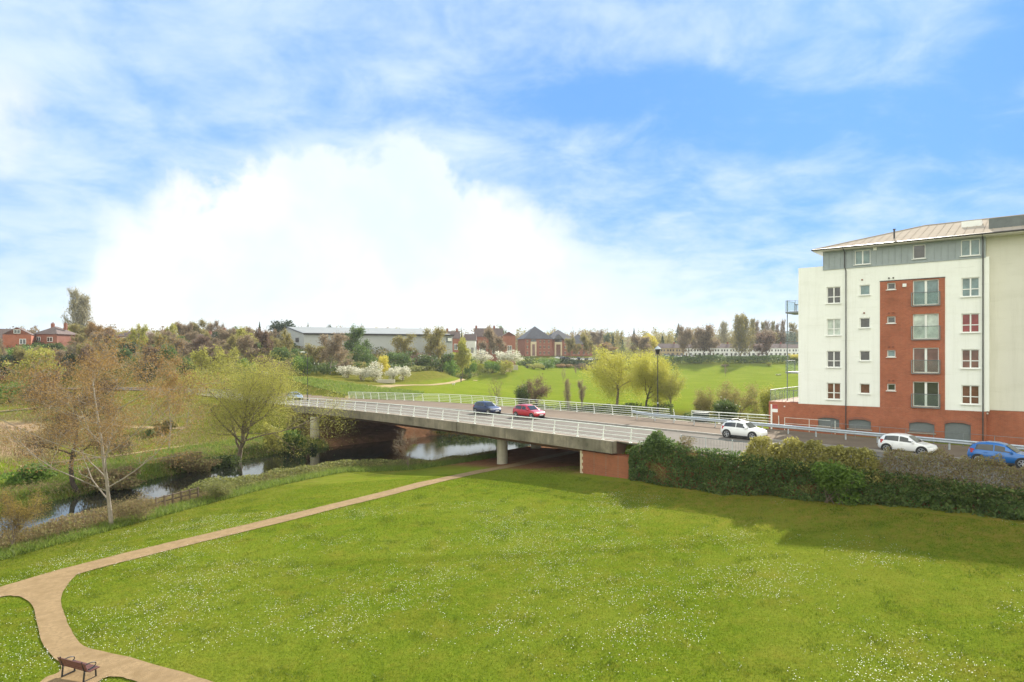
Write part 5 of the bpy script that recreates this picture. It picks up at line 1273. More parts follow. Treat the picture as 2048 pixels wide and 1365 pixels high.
# ------------------------------------------------------------------ background trees: prototypes, then individual copies
PR = np.random.default_rng(99)
PROTO = {}
def proto(kind, v):
    key = (kind, v)
    if key in PROTO: return PROTO[key]
    r_ = np.random.default_rng(sum(map(ord, kind))*13+v); rnd = random.Random(v*7+len(kind))
    if kind == 'round':
        p = clump_points(4200, .5, .5, .42, r_, 16)+np.array([0,0,.56]); segs = [((0,0,0),(0,0,.4),.022,.016)]+[((0,0,.25+.1*rnd.random()),(rnd.uniform(-.3,.3),rnd.uniform(-.3,.3),rnd.uniform(.5,.8)),.012,.004) for _ in range(9)]
        cm = leaves_mesh('crown', p, .026, r=r_)
    elif kind == 'bush':
        p = clump_points(2200, .52, .52, .5, r_, 13)+np.array([0,0,.46]); p = p[p[:,2] > 0]; segs = [((0,0,0),(rnd.uniform(-.2,.2),rnd.uniform(-.2,.2),.4),.012,.006) for _ in range(5)]
        cm = leaves_mesh('crown', p, .026, r=r_)
    elif kind == 'twig':
        segs, tips = grow(rnd, 1.0, dict(SPEC['spread'], r=.022, c=[9,6,5], trunk=.75)); tips = np.array(tips); k = 1/np.percentile(tips[:,2], 99); rr = .5/np.percentile(np.hypot(tips[:,0],tips[:,1]), 95)
        segs = [((a[0]*rr,a[1]*rr,a[2]*k),(b_[0]*rr,b_[1]*rr,b_[2]*k),max(c,.0025),max(d,.0018)) for a,b_,c,d in segs]; tips = tips*np.array([rr,rr,k])
        tips = np.repeat(tips, 7, 0); p = tips+r_.normal(0,.045,tips.shape); cm = leaves_mesh('crown', p, .028, r=r_, ratio=.24)
    elif kind == 'sparse':
        segs, tips = grow(rnd, 1.0, dict(SPEC['spread'], r=.022, c=[8,6,4], trunk=.7)); tips = np.array(tips); k = 1/np.percentile(tips[:,2], 99); rr = .5/np.percentile(np.hypot(tips[:,0],tips[:,1]), 95)
        segs = [((a[0]*rr,a[1]*rr,a[2]*k),(b_[0]*rr,b_[1]*rr,b_[2]*k),max(c,.0028),max(d,.002)) for a,b_,c,d in segs]; tips = tips*np.array([rr,rr,k])
        tips = np.repeat(tips, 8, 0); p = tips+r_.normal(0,.05,tips.shape); cm = leaves_mesh('crown', p, .020, r=r_)
    elif kind == 'column':
        segs, tips = grow(rnd, 1.0, dict(SPEC['column'], r=.02)); tips = np.array(tips); k = 1/np.percentile(tips[:,2], 99.5); rr = .5/np.percentile(np.hypot(tips[:,0],tips[:,1]), 96)
        segs = [((a[0]*rr,a[1]*rr,a[2]*k),(b_[0]*rr,b_[1]*rr,b_[2]*k),max(c,.002),max(d,.0012)) for a,b_,c,d in segs]; tips = np.repeat(tips, 6, 0)*np.array([rr,rr,k])
        p = tips+r_.normal(0,1,tips.shape)*np.array([.06,.06,.025]); cm = leaves_mesh('crown', p, .026, r=r_, ratio=.3)
    elif kind == 'conifer':
        n = 2600; t = r_.random(n)**.75; lay = np.floor(t*13)/13; rad = (1-t)*.5*(.6+.4*((t*13) % 1)[::1]*-1+.4); an = r_.uniform(0,2*math.pi,n); q = np.sqrt(r_.random(n))*.5+.5
        lump = 1+.25*np.sin(an*3+lay*40)
        p = np.c_[np.cos(an)*rad*q*lump, np.sin(an)*rad*q*lump, .06+.94*t]; segs = [((0,0,0),(0,0,.9),.02,.004)]; cm = leaves_mesh('crown', p, .026, r=r_, ratio=.4)
    tm = tubes_mesh('trunk', segs, 4)
    PROTO[key] = (tm, cm); return PROTO[key]
NAMES = {'round':'broadleaf_tree','bush':'bush','twig':'bare_tree','sparse':'spring_tree','column':'poplar_tree','conifer':'conifer_tree'}
def bt(kind, px, ytop, D, wpx, lm, wood, label, name=None, cat=None, hmin=1.2, group=None):
    x, y, zt = pix(px, ytop, D); z = float(gz(x, y)[0]); H = max(zt-z, hmin); W = wpx*D/F
    tm, cm = proto(kind, int(PR.integers(0, 4)))
    o = empty(name or NAMES[kind], (x, y, z-.1), PR.uniform(0, 6.28), label, cat or ('bush' if kind == 'bush' else 'tree'), group); o.scale = (W, W, H)
    link('trunk', tm, wood, o); link('crown', cm, lm, o)
    return o
bw, bd, bg, bb = M['bark_brown'], M['bark_dark'], M['bark_grey'], M['bark_birch']
TW, TD, TO = M['lf_twig'], M['lf_twig_dark'], M['lf_twig_olive']; GR, MG, DK, LI, BL, YE, IV, BR, PO = M['lf_green'], M['lf_mid'], M['lf_dark'], M['lf_lime'], M['lf_blossom'], M['lf_yellow'], M['lf_ivy'], M['lf_bronze'], M['lf_poplar']
T = [
 # tall poplar and the left skyline
 ('column',148,579,262,34,PO,bg,'tall pale poplar standing alone on the left skyline'),
 ('column',167,590,263,34,PO,bg,'shorter poplar leader joined to the tall skyline poplar'),
 ('twig',150,652,255,80,TO,bw,'olive twiggy tree at the foot of the skyline poplars'),
 ('twig',190,648,250,50,BR,bw,'orange brown tree right of the skyline poplars'),
 ('round',110,682,215,46,MG,bw,'grey green tree below the semi detached house'),
 ('bush',30,684,190,86,GR,bw,'bright green rounded tree under the orange brick houses'),
 ('round',82,690,182,60,LI,bw,'yellow green tree right of the bright green rounded tree'),
 ('round',10,702,172,70,DK,bd,'dark evergreen at the left edge above the low brick building'),
 ('sparse',62,702,150,84,LI,bb,'light yellow green tree with pale trunk at far left'),
 ('bush',20,748,140,90,GR,bd,'green bush mass at the left edge above the meadow'),
 ('bush',80,758,138,70,MG,bd,'mid green bush above the lit meadow strip'),
 ('twig',100,744,128,60,TD,bd,'reddish brown bare tree above the leaning dark tree'),
 ('round',132,700,175,46,DK,bd,'dark green tree between the pale trunk tree and bronze birch'),
 ('twig',215,655,262,50,BR,bw,'rust coloured tree on skyline left of the hipped roof'),
 ('twig',240,676,225,56,TO,bw,'olive bare tree behind the bronze birch crown left side'),
 ('twig',300,668,230,60,TW,bw,'brown bare tree behind the bronze birch crown right side'),
 ('round',330,702,180,44,DK,bd,'dark ivy clad tree just right of the bronze birch top'),
 ('twig',352,646,285,62,TW,bw,'brown twiggy tree cluster on skyline right of the hipped roof'),
 ('twig',400,642,290,54,TO,bw,'domed olive tree on the skyline above parked roofs'),
 ('twig',432,644,285,36,TW,bw,'feathery brown tree left of the dark roofed house'),
 ('round',372,712,172,50,IV,bd,'dark ivy covered trunks above the road junction'),
 ('bush',345,724,165,44,IV,bd,'dark bush behind the bronze leaves near the road'),
 ('sparse',412,702,148,64,LI,bw,'lime spring tree behind the riverside willow left'),
 ('sparse',446,698,150,52,LI,bw,'taller lime spring tree behind the riverside willow'),
 ('round',492,708,152,46,GR,bd,'fresh green tree right of the lime spring trees'),
 ('twig',470,672,220,60,TO,bw,'olive bare tree below the dark roofed house'),
 ('round',492,647,240,56,TO,bw,'golden olive tree standing left of the conifers'),
 ('conifer',519,644,262,20,DK,bd,'narrow dark conifer left of the broad evergreen'),
 ('round',566,634,292,70,DK,bd,'broad dark evergreen behind the warehouse gable'),
 ('conifer',616,645,300,12,DK,bd,'small pointed conifer tip over the warehouse roof'),
 ('round',658,644,305,26,DK,bd,'rounded dark evergreen over the warehouse roof'),
 ('twig',440,700,175,60,TD,bd,'brown twiggy tree behind the lime spring trees'),
 ('bush',525,700,165,60,TD,bd,'brown scrubby tree left of the white lamp head'),
 ('bush',520,676,205,64,IV,bd,'dark green scrub at the foot of the warehouse gable'),
 ('bush',578,684,205,56,IV,bd,'ivy dark scrub under the warehouse gable corner'),
 ('bush',566,716,160,54,TD,bd,'reddish brown bush left of the bright green bush'),
 ('bush',606,702,160,52,GR,bd,'bright green bush behind the slim black lamp post'),
 ('twig',660,672,170,84,TW,bb,'pale stemmed bare trees left of the white blossom'),
 ('twig',628,690,178,60,TO,bw,'olive bare tree right of the slim black lamp post'),
 ('twig',715,658,205,62,IV,bd,'ivy wrapped tree with bare top before the warehouse wall'),
 ('bush',722,688,198,60,IV,bd,'dark ivy mass below the bare topped tree'),
 ('bush',766,700,178,34,YE,bw,'yellow green upright bush among the white blossom'),
 ('bush',696,722,165,44,BL,bw,'cream blossom bush at the left end of the blossom group'),
 ('bush',722,726,160,46,BL,bw,'white blossom bush second from left in the group'),
 ('bush',748,721,162,46,BL,bw,'tall white blossom bush in the middle of the group'),
 ('bush',786,726,166,34,BL,bw,'white blossom bush right of the yellow green bush'),
 ('bush',806,722,170,38,BL,bw,'white blossom bush at the right end of the group'),
 ('bush',530,738,158,22,BL,bw,'small cream blossom bush near the guardrail left of lamp'),
 ('twig',864,660,235,70,TO,bw,'olive bare tree before the right half of the warehouse'),
 ('twig',800,672,225,60,TO,bw,'olive scrub tree before the middle of the warehouse'),
 ('bush',800,690,205,70,IV,bd,'dark green thicket behind the right blossom bushes'),
 ('bush',850,698,212,70,MG,bd,'mid green thicket below the warehouse right half'),
 ('bush',838,690,218,60,TD,bd,'rusty brown thicket below the warehouse'),
 ('round',925,668,235,40,LI,bw,'yellow green tree at the right end of the warehouse'),
 ('bush',900,706,224,44,GR,bd,'fresh green bush left of the far white blossom'),
 ('bush',885,692,240,70,IV,bd,'dark thicket behind the fresh green bush'),
 ('bush',940,712,240,34,GR,bd,'small fresh green bush before the far white blossom'),
 ('twig',975,655,300,60,TW,bw,'brown bare tree in front of the chimneyed brick house'),
 ('round',1008,644,330,24,MG,bd,'tall dark tree left of the brick offices'),
 ('conifer',923,655,300,7,DK,bd,'thin dark conifer beyond the warehouse end'),
 ('bush',962,698,262,56,BL,bw,'far white blossom thicket left half'),
 ('bush',1010,694,275,76,BL,bw,'far white blossom thicket right half near the offices'),
 ('bush',985,712,252,46,GR,bw,'bright green rounded bush left of the field path top'),
 ('bush',1010,712,252,40,LI,bw,'bright yellow green bush beside the field path top'),
 ('bush',1055,712,300,54,MG,bd,'grey green bush right of the field path top'),
 ('bush',1088,716,300,56,GR,bd,'fresh green bush between grey green bush and the office hedge'),
 ('bush',1068,724,280,46,LI,bd,'low yellow green bush at the top of the far field slope'),
 ('bush',1128,724,318,44,BR,bd,'low brown bush under the office hedge'),
 ('bush',1168,726,318,50,TD,bd,'reddish brown bush under the right end of the office hedge'),
 ('bush',1100,708,320,50,GR,bd,'green bush in front of the brick offices'),
 ('twig',1165,668,352,40,TO,bw,'olive bare street tree before the right part of the offices'),
 ('twig',1140,676,350,34,TO,bw,'thin bare street tree before the middle of the offices'),
 # right skyline
 ('twig',1195,662,420,40,TW,bw,'brown tree clump just right of the offices'),
 ('round',1215,662,480,50,MG,bd,'grey green distant tree behind the office roof'),
 ('conifer',1243,664,430,17,DK,bd,'dark columnar conifer above the big willow'),
 ('conifer',1268,656,440,18,DK,bd,'pointed conifer left of the yellow tree'),
 ('conifer',1226,668,420,16,DK,bd,'short dark conifer left of the columnar conifer'),
 ('twig',1276,672,345,60,TW,bw,'round grey brown bare tree behind the big willow'),
 ('round',1299,662,380,38,YE,bw,'vivid yellow leaved tree above the lantern lamp'),
 ('twig',1210,686,400,46,BR,bw,'reddish brown tree low beside the columnar conifer'),
 ('conifer',1325,669,450,18,DK,bd,'small dark conifer right of the yellow tree'),
 ('conifer',1338,666,455,18,DK,bd,'second small dark conifer right of the yellow tree'),
 ('conifer',1357,648,470,34,DK,bd,'big dark conifer on the right skyline'),
 ('twig',1378,656,352,50,TW,bw,'brown trunked bare street tree by the dark parked car'),
 ('twig',1404,655,356,62,TW,bd,'wide grey brown street tree with dark fork left'),
 ('twig',1422,657,358,50,TW,bd,'wide grey brown street tree with dark fork right'),
 ('round',1460,684,400,40,LI,bw,'lime green tree behind the terrace roofs'),
 ('column',1448,644,420,30,PO,bg,'pale spring poplar left of the tall skyline poplars'),
 ('column',1478,630,352,36,TO,bg,'tall olive poplar rising before the white terrace'),
 ('column',1491,632,354,34,TO,bg,'tall olive poplar second of the pair before the terrace'),
 ('column',1504,638,420,20,TO,bg,'slim poplar right of the tall pair'),
 ('column',1516,642,430,18,TW,bg,'slim brown poplar third right of the tall pair'),
 ('column',1527,644,430,16,TO,bg,'slim olive poplar near the middle of the poplar row'),
 ('column',1537,642,430,16,TW,bg,'slim brown poplar over the lone street tree'),
 ('column',1546,643,430,15,TO,bg,'slim poplar right of the lone street tree'),
 ('column',1566,640,430,14,TW,bg,'slim poplar beside the balcony posts'),
 ('column',1556,648,430,14,TW,bg,'short slim poplar left of the balcony posts'),
 ('column',1588,646,430,22,TO,bg,'poplar showing between the balconies and wall'),
 ('twig',1536,668,352,56,TD,bd,'lone dark branched street tree before the white terrace'),
 ('twig',1520,664,420,70,TW,bw,'low brown tree mass under the poplar row'),
 ('twig',1560,666,425,60,TW,bw,'low brown tree mass left of the balconies'),
 ('bush',1588,702,345,30,YE,bw,'yellow bush behind the balcony posts'),
 ('bush',1508,706,352,20,DK,bd,'dark shrub before the doors of the terrace'),
 ('bush',1443,704,352,10,DK,bd,'dark clipped shrub by the terrace parking'),
 ('bush',1538,722,330,12,LI,bw,'small lime bush growing in the far hedge bank'),
 ('twig',1450,728,330,26,TO,bw,'thin twiggy bush before the far hedge bank'),
]
for a in T: bt(a[0], a[1], a[2], a[3], a[4], a[5], a[6], a[7])
# the tangled belt of trees on the slope, stem by stem
for k in range(74):
    px_ = PR.uniform(-30, 575); D_2 = PR.uniform(160, 252)
    if px_ > 380 and D_2 < 175: D_2 += 25
    if px_ < 125 and D_2 > 185: D_2 = 160+(D_2-160)*.3
    kd, lm_, wd_, nm_ = [('twig',TW,bw,'brown bare tree'),('twig',TO,bw,'olive twiggy tree'),('twig',TD,bd,'reddish brown bare tree'),('round',IV,bd,'dark ivy clad tree'),('sparse',LI,bw,'yellow green spring tree'),('bush',MG,bd,'mid green bushy tree'),('twig',TW,bb,'pale stemmed bare tree'),('round',DK,bd,'dark evergreen tree')][[0,1,2,3,0,6,5,1,3,6,0,2,4,7][k % 14]]
    zone = 'at the left edge' if px_ < 130 else 'behind the bronze birches' if px_ < 370 else 'behind the riverside willow' if px_ < 480 else 'left of the warehouse'
    z0 = float(gz((px_-PX0)*D_2/F, D_2)[0]); H_ = PR.uniform(5, 10.5)*(0.7 if kd == 'bush' else 1); yt = PY0-(z0+H_-CAMH)*F/D_2
    bt(kd, px_, yt, D_2, PR.uniform(4.5,8.5)*F/D_2, lm_, wd_, f'{nm_} in the tangled belt on the slope {zone}', group=f'{nm_}s in the belt {zone}')
# near bank and bridge-side bushes
def near_bush(px, ytop, ybase, wpx, lm, label, n=2600, ls=.10, name='bush', lumps=14):
    x, y, z = G(px, ybase); H = (ybase-ytop)*y/F; W = wpx*y/F; r_ = np.random.default_rng(px*7+ytop)
    p = clump_points(n, W*.52, W*.45, H*.5, r_, lumps)+np.array([0,0,H*.47]); p = p[p[:,2] > -.1]
    o = empty(name, (x, y, z), 0, label, 'bush')
    segs = [((0,0,-.1),(r_.uniform(-.3,.3)*W,r_.uniform(-.3,.3)*W,H*.7),.03,.012) for _ in range(7)]
    link('stems', tubes_mesh('stems', segs, 4), bw, o); link('crown', leaves_mesh('crown', p, ls, r=r_), lm, o)
near_bush(586, 846, 905, 66, GR, 'fresh green bush on the left bank beside the first bridge pier', 3000, .13)
near_bush(548, 830, 905, 60, LI, 'yellow green bush between the willow and the fresh green bush', 2600, .13)
near_bush(590, 815, 868, 46, TO, 'brown green bush at the shaded left bridge end', 2200, .13)
near_bush(625, 882, 908, 22, MG, 'small dark green bush at the foot of the left pier', 900, .12)
near_bush(330, 835, 868, 60, TO, 'olive scrub under the bronze birch near the road bank', 2200, .16)
near_bush(62, 925, 968, 120, GR, 'low fresh green growth on the far bank left of the dark leaning tree', 2600, .13)
near_bush(385, 898, 948, 130, M['lf_brush'], 'dry brown brush on the far bank between birch and willow', 4200, .12)
near_bush(215, 925, 985, 150, M['lf_brush'], 'brown brush on the far bank behind the pale birch trunk', 4600, .12)
near_bush(445, 905, 940, 80, MG, 'low green growth at the water edge left of the willow trunk', 2200, .12)
near_bush(150, 770, 830, 110, TW, 'brown twiggy thicket behind the birch above the road bend', 3000, .16)
near_bush(300, 858, 876, 26, IV, 'small dark green bush on the far meadow path', 900, .13)
# ------------------------------------------------------------------ vegetation nobody could count
def scatter_px(n, poly_px, jitter=0):
    """points on the terrain whose photo pixel lies in a polygon (used for patches of ground cover)"""
    raise NotImplementedError
def scatter(n, x0, x1, y0, y1, keep):
    out = []
    tot = 0
    while tot < n:
        x = rng.uniform(x0, x1, n*2); y = rng.uniform(y0, y1, n*2); k = keep(x, y); q = np.c_[x[k], y[k]]
        out.append(q); tot += len(q)
        if len(out) > 60: break
    q = np.concatenate(out)[:n]
    return np.c_[q, gz(q[:,0], q[:,1])]
def pixof(p): return PX0+F*p[:,0]/p[:,1], PY0+F*(CAMH-p[:,2])/p[:,1]
def nz(x, y, s, sd=0): return np.array([mnoise.noise(Vector((a*s+sd, b_*s, sd*.7))) for a, b_ in zip(x, y)])

pathP = np.array([G(*p)[:2] for p in [(0,1186),(150,1142),(350,1091),(500,1055),(650,1018),(800,981),(950,946),(1030,931)]]+[(2.5,66),(7,73)])
def seg_dist(x, y, P):
    best = np.full(len(x), 1e9)
    for a, b_ in zip(P[:-1], P[1:]):
        d = b_-a; t = np.clip(((x-a[0])*d[0]+(y-a[1])*d[1])/(d@d), 0, 1); best = np.minimum(best, np.hypot(x-a[0]-t*d[0], y-a[1]-t*d[1]))
    return best
outxy = np.array([G(*p)[:2] for p in outl])
def in_poly(x, y, P):
    c = np.zeros(len(x), bool); j = len(P)-1
    for i in range(len(P)):
        with np.errstate(divide='ignore', invalid='ignore'):
            k = ((P[i,1] > y) != (P[j,1] > y)) & (x < (P[j,0]-P[i,0])*(y-P[i,1])/(P[j,1]-P[i,1])+P[i,0])
        c ^= k; j = i
    return c
def lawn_ok(x, y):
    u, w = uw(x, y)
    return (river_dist(x, y) > 4.5) & (seg_dist(x, y, pathP) > .80) & ~in_poly(x, y, outxy) & ~((w > -1.2) & (u > 0)) & (np.abs(x) < y*.86+3) & (w < 3)
p = scatter(230000, -32, 34, 17.5, 34, lambda x, y: lawn_ok(x, y))
q = scatter(150000, -30, 34, 33, 58, lambda x, y: lawn_ok(x, y))
me = blades_mesh('grass', np.r_[p, q]-np.array([0,0,.01]), np.r_[np.full(len(p), .055), np.full(len(q), .07)], .016, .5)
def blade_mat(name):
    m, nt, out = nodes(name); geo = N(nt, 'ShaderNodeNewGeometry'); tc = N(nt, 'ShaderNodeTexCoord').outputs['Object']
    _, _, col = grass_colour(nt, tc, geo.outputs['Random Per Island'])
    col = mixc(nt, 1.0, col, (1.15,1.15,1.1), 'MULTIPLY')
    d = N(nt, 'ShaderNodeBsdfDiffuse'); t = N(nt, 'ShaderNodeBsdfTranslucent'); mx = N(nt, 'ShaderNodeMixShader'); mx.inputs[0].default_value = .4
    nt.links.new(col, d.inputs[0]); nt.links.new(col, t.inputs[0]); nt.links.new(d.outputs[0], mx.inputs[1]); nt.links.new(t.outputs[0], mx.inputs[2]); nt.links.new(mx.outputs[0], out.inputs[0]); return m
gm = blade_mat('grass_blades')
tag(link('grass', me, gm), kind='stuff')
# taller tufts and clover patches that make the lawn uneven
p = scatter(20000, -32, 34, 17.5, 52, lambda x, y: lawn_ok(x, y) & (nz(x, y, .8, 3)+.35*nz(x, y, 3.1, 8) > .18+.42*rng.random(len(x))))
tag(link('grass_tufts', blades_mesh('grass_tufts', p, .10, .018, .6), leaf_mat('grass_tuft_blades', [(.07,.125,.007),(.12,.17,.01),(.18,.22,.018)], .4, .6)), kind='stuff')
# daisies in drifts, thick on the left and middle of the lawn
def daisy_keep(x, y):
    d = 1.25*nz(x, y, .20, 11)+.7*nz(x, y, .85, 5)+.012*(8-x)-.008*np.abs(y-27)
    return lawn_ok(x, y) & (d > -.15+.75*rng.random(len(x)))
p = scatter(16000, -26, 24, 18, 46, daisy_keep); n = len(p)
an = np.arange(5)*2*math.pi/5; s = rng.uniform(.009,.019,n)
v = (p[:,None,:]+np.stack([np.cos(an)[None,:]*s[:,None], np.sin(an)[None,:]*s[:,None]+rng.normal(0,.3,(n,1))*0, np.full((n,5), .07)+rng.normal(0,.004,(n,5))], 2)).reshape(-1,3)
tag(link('daisies', np_mesh('daisies', v, np.arange(5*n).reshape(-1,5)), mat('daisy_white', (.66,.66,.56), .8, .05)), kind='stuff')

# brambles, reeds and dead stems along the near bank
def bank(n, lo, hi, x0, x1, y0, y1, extra=None):
    side = lambda x, y: (river_dist(x, y) > lo) & (river_dist(x, y) < hi) & (True if extra is None else extra(x, y))
    return scatter(n, x0, x1, y0, y1, side)
near_side = lambda x, y: (np.interp(y, RIV[:9,1], RIV[:9,0]) < x) & (seg_dist(x, y, pathP) > 1.8)
def mound(p, h, s=.35, sd=1): 
    k = np.clip(.66+.7*nz(p[:,0], p[:,1], s, sd), .08, 1.2); out = p.copy(); out[:,2] += h*k*rng.random(len(p))**.6; return out
p = bank(60000, .0, 4.9, -44, -1, 30, 74, near_side)
fade = np.clip((river_dist(p[:,0], p[:,1])+.6)/1.2, 0, 1)*np.clip((4.8-river_dist(p[:,0], p[:,1]))/1.8, .15, 1)
g = mound(p, 1.05, .4); g[:,2] = p[:,2]+(g[:,2]-p[:,2])*fade*np.interp(p[:,0], [-34,-22,-16,-8], [.9,1.05,.9,.4])
X_, Y_ = pixof(g); green = nz(g[:,0], g[:,1], .22, 9)+.0022*(X_-430) > .0
tag(link('bramble_thicket', leaves_mesh('bramble_thicket', g[green], .09), M['lf_bramble']), kind='stuff')
tag(link('dry_undergrowth', leaves_mesh('dry_undergrowth', g[~green], .10, ratio=.28), M['lf_brush']), kind='stuff')
p = bank(9000, .1, 4.0, -44, -1, 30, 74, near_side)
tag(link('dead_stems', blades_mesh('dead_stems', p, .7, .014, .35), M['lf_brush']), kind='stuff')
p = bank(20000, 3.8, 6.2, -44, -1, 30, 74, near_side)
tag(link('long_grass', blades_mesh('long_grass', p, .32, .03, .5), M['lf_grass']), kind='stuff')
# far bank: long grass, reeds and brush
far_side = lambda x, y: (np.interp(y, RIV[:9,1], RIV[:9,0]) > x) & (uw(x, y)[1] < 0)
p = bank(26000, .3, 9, -62, -14, 44, 92, far_side)
tag(link('long_grass', blades_mesh('long_grass', p, .45, .045, .5), M['lf_grass']), kind='stuff')
p = bank(12000, .2, 4, -60, -16, 44, 92, far_side); p = p[nz(p[:,0], p[:,1], .3, 4) > -.02]
tag(link('dry_undergrowth', leaves_mesh('dry_undergrowth', mound(p, 1.3, .5, 6), .11, ratio=.2), M['lf_brush']), kind='stuff')
# dead reed bed and rough meadow at the left
p = scatter(24000, -110, -38, 62, 118, lambda x, y: (uw(x, y)[1] < -3) & (river_dist(x, y) > 6) & (nz(x, y, .12, 2) > -.25))
tag(link('meadow_grass', blades_mesh('meadow_grass', p, .4, .06, .5), M['lf_brush']), kind='stuff')
# green growth on the far water side beyond the bridge and on the right bank below it
p = scatter(16000, -12, 30, 92, 122, lambda x, y: (river_dist(x, y) > .2) & (river_dist(x, y) < 9) & (uw(x, y)[1] > 18.6))
tag(link('waterside_growth', leaves_mesh('waterside_growth', mound(p, np.interp(p[:,0], [-8,4], [1.0,1.9]), .3, 3), .17), M['lf_mid']), kind='stuff')
p = scatter(9000, 1, 22, 72, 100, lambda x, y: (uw(x, y)[1] > 15) & (river_dist(x, y) > .5) & (uw(x, y)[0] < 2))
tag(link('waterside_growth', leaves_mesh('waterside_growth', mound(p, .9, .5, 8), .12), M['lf_grass']), kind='stuff')
# scrub that clothes the slope between the roads, the houses and the warehouse
def slope_keep(x, y):
    z = gz(x, y); X_ = PX0+F*x/y; Y_ = PY0+F*(CAMH-z)/y
    return (X_ > -80) & (X_ < 960) & (Y_ < np.interp(X_, [-80,150,420,560,680,820,960],[790,770,748,748,752,742,727])) & (y > 140) & (nz(x, y, .035, 5) > -.35)
p = scatter(70000, -175, -8, 140, 262, slope_keep)
k = nz(p[:,0], p[:,1], .07, 21)+.4*nz(p[:,0], p[:,1], .25, 2); h = 1.8+2.2*np.clip(nz(p[:,0], p[:,1], .12, 31)+.3, 0, 1.2)
g = p.copy(); g[:,2] += h*rng.random(len(p))**.55
for sel, nm, lm, rt in ((k < -.22, 'dark_scrub', M['lf_ivy'], .55), ((k >= -.22) & (k < .06), 'brown_scrub', M['lf_twig'], .25), ((k >= .06) & (k < .27), 'olive_scrub', M['lf_twig_olive'], .3), (k >= .27, 'green_scrub', M['lf_mid'], .55)):
    if sel.sum(): tag(link(nm, leaves_mesh(nm, g[sel], .36, ratio=rt), lm), kind='stuff')
# rough verge by the bridge's far left side
p = scatter(9000, -75, -20, 112, 148, lambda x, y: uw(x, y)[1] > 19)
tag(link('long_grass', blades_mesh('long_grass', p, .5, .10, .5), M['lf_grass']), kind='stuff')
# hedge bank at the far side of the field
def hedge_line(name, label, pts, h, wd, lm, n, ls):
    r_ = np.random.default_rng(len(name)+n); P = np.array(pts); t = r_.random(n)*(len(P)-1); i = np.minimum(t.astype(int), len(P)-2); fr = (t-i)[:,None]
    q = P[i]*(1-fr)+P[i+1]*fr; q = q+r_.normal(0, wd/2.5, q.shape); z = gz(q[:,0], q[:,1]); hh = h*(.85+.25*np.array([mnoise.noise(Vector((a*.15, b_*.15, 0))) for a, b_ in q]))
    p = np.c_[q, z-.2+hh*r_.random(n)**.6]
    o = link(name, leaves_mesh(name, p, ls, r=r_), lm); return tag(o, label, 'hedge')
hedge_line('hedge', 'long dark hedge on the bank between the far field and the terraced houses', [((px-PX0)*D/F, D) for px, D in ((1310,342),(1400,343),(1500,344),(1600,345),(1700,346))], 4.2, 4.0, M['lf_ivy'], 11000, .35)
hedge_line('hedge', 'dark clipped hedge below the office car park', [((px-PX0)*D/F, D) for px, D in ((1100,322),(1150,326),(1185,330),(1230,333))], 4.2, 3.4, M['lf_dark'], 4500, .35)
hedge_line('hedge', 'brown twiggy hedge line edging the upper field below the scrub', [((px-PX0)*D/F, D) for px, D in ((815,196),(870,215),(930,240),(975,255))], 1.9, 2.6, M['lf_bramble'], 5000, .22)
# distant woods along the skyline
p = []
for _ in range(900):
    px = rng.uniform(-1000, 2000); D = rng.uniform(310, 560) if px < 1035 else rng.uniform(415, 600); x = (px-PX0)*D/F; z = float(gz(x, D)[0])
    ytop = rng.uniform(648, 668); H = np.clip(CAMH+(PY0-ytop)*D/F-z, 4, 22); W = rng.uniform(6, 13)
    q = clump_points(330, W*.62, W*.62, H*.5, rng, 8)+np.array([x, D, z+H*.5]); p.append(q)
p = np.concatenate(p); k = rng.permutation(len(p))
sel = nz(p[:,0], p[:,1], .02, 4) > 0
tag(link('distant_woods', leaves_mesh('distant_woods', p[sel], .5), M['lf_twig_olive']), kind='stuff')
tag(link('distant_woods', leaves_mesh('distant_woods', p[~sel], .55, ratio=.4), M['lf_twig']), kind='stuff')

# ------------------------------------------------------------------ ivy over the retaining wall
def ivy(u0, u1, n, top, thick, ls, seed, base_off=0):
    r_ = np.random.default_rng(seed); u = r_.uniform(u0, u1, n)
    tp = top(u); t = r_.random(n)**.85
    bul = np.array([mnoise.noise(Vector((a*.33, b_*1.6, seed))) for a, b_ in zip(u, t)])+.5*np.array([mnoise.noise(Vector((a*1.3, b_*5, seed))) for a, b_ in zip(u, t)])
    out_ = thick*(.62+.55*bul)*np.minimum(1, np.minimum((u-u0)/1.0+.25, 1))*(1.12-.25*t)
    w = .25-out_*(1-.35*r_.random(n)**2)
    x = A0[0]+UD[0]*u+WD[0]*w; y = A0[1]+UD[1]*u+WD[1]*w; z0 = gz(A0[0]+UD[0]*u+WD[0]*-.9, A0[1]+UD[1]*u+WD[1]*-.9)
    k = t > .93; w2 = np.where(k, .5-r_.random(n)*1.2, w); x = A0[0]+UD[0]*u+WD[0]*w2; y = A0[1]+UD[1]*u+WD[1]*w2
    return np.c_[x, y, z0-.05+(tp-z0)*t+r_.normal(0,.05,n)]
def top_line(u): return np.interp(u, [5.4,6.2,7,8.5,10,11,14,20,30,50],[3.6,4.3,4.75,5.3,4.95,4.75,4.85,4.75,4.65,4.6])
p = ivy(5.6, 48, 52000, top_line, 1.25, .085, 5)
X_, Y_ = pixof(p)
br = (nz(p[:,0], p[:,2], .8, 13) > .52)
o = link('ivy', leaves_mesh('ivy', p[~br], .085), M['lf_ivy']); tag(o, 'dense dark ivy hanging over the long retaining wall below the road', 'ivy')
q = p[br]; tag(link('bramble', leaves_mesh('bramble', q, .085, ratio=.25), M['lf_bramble']), 'patches of brown and olive bramble tangled in the dark ivy', 'bramble')
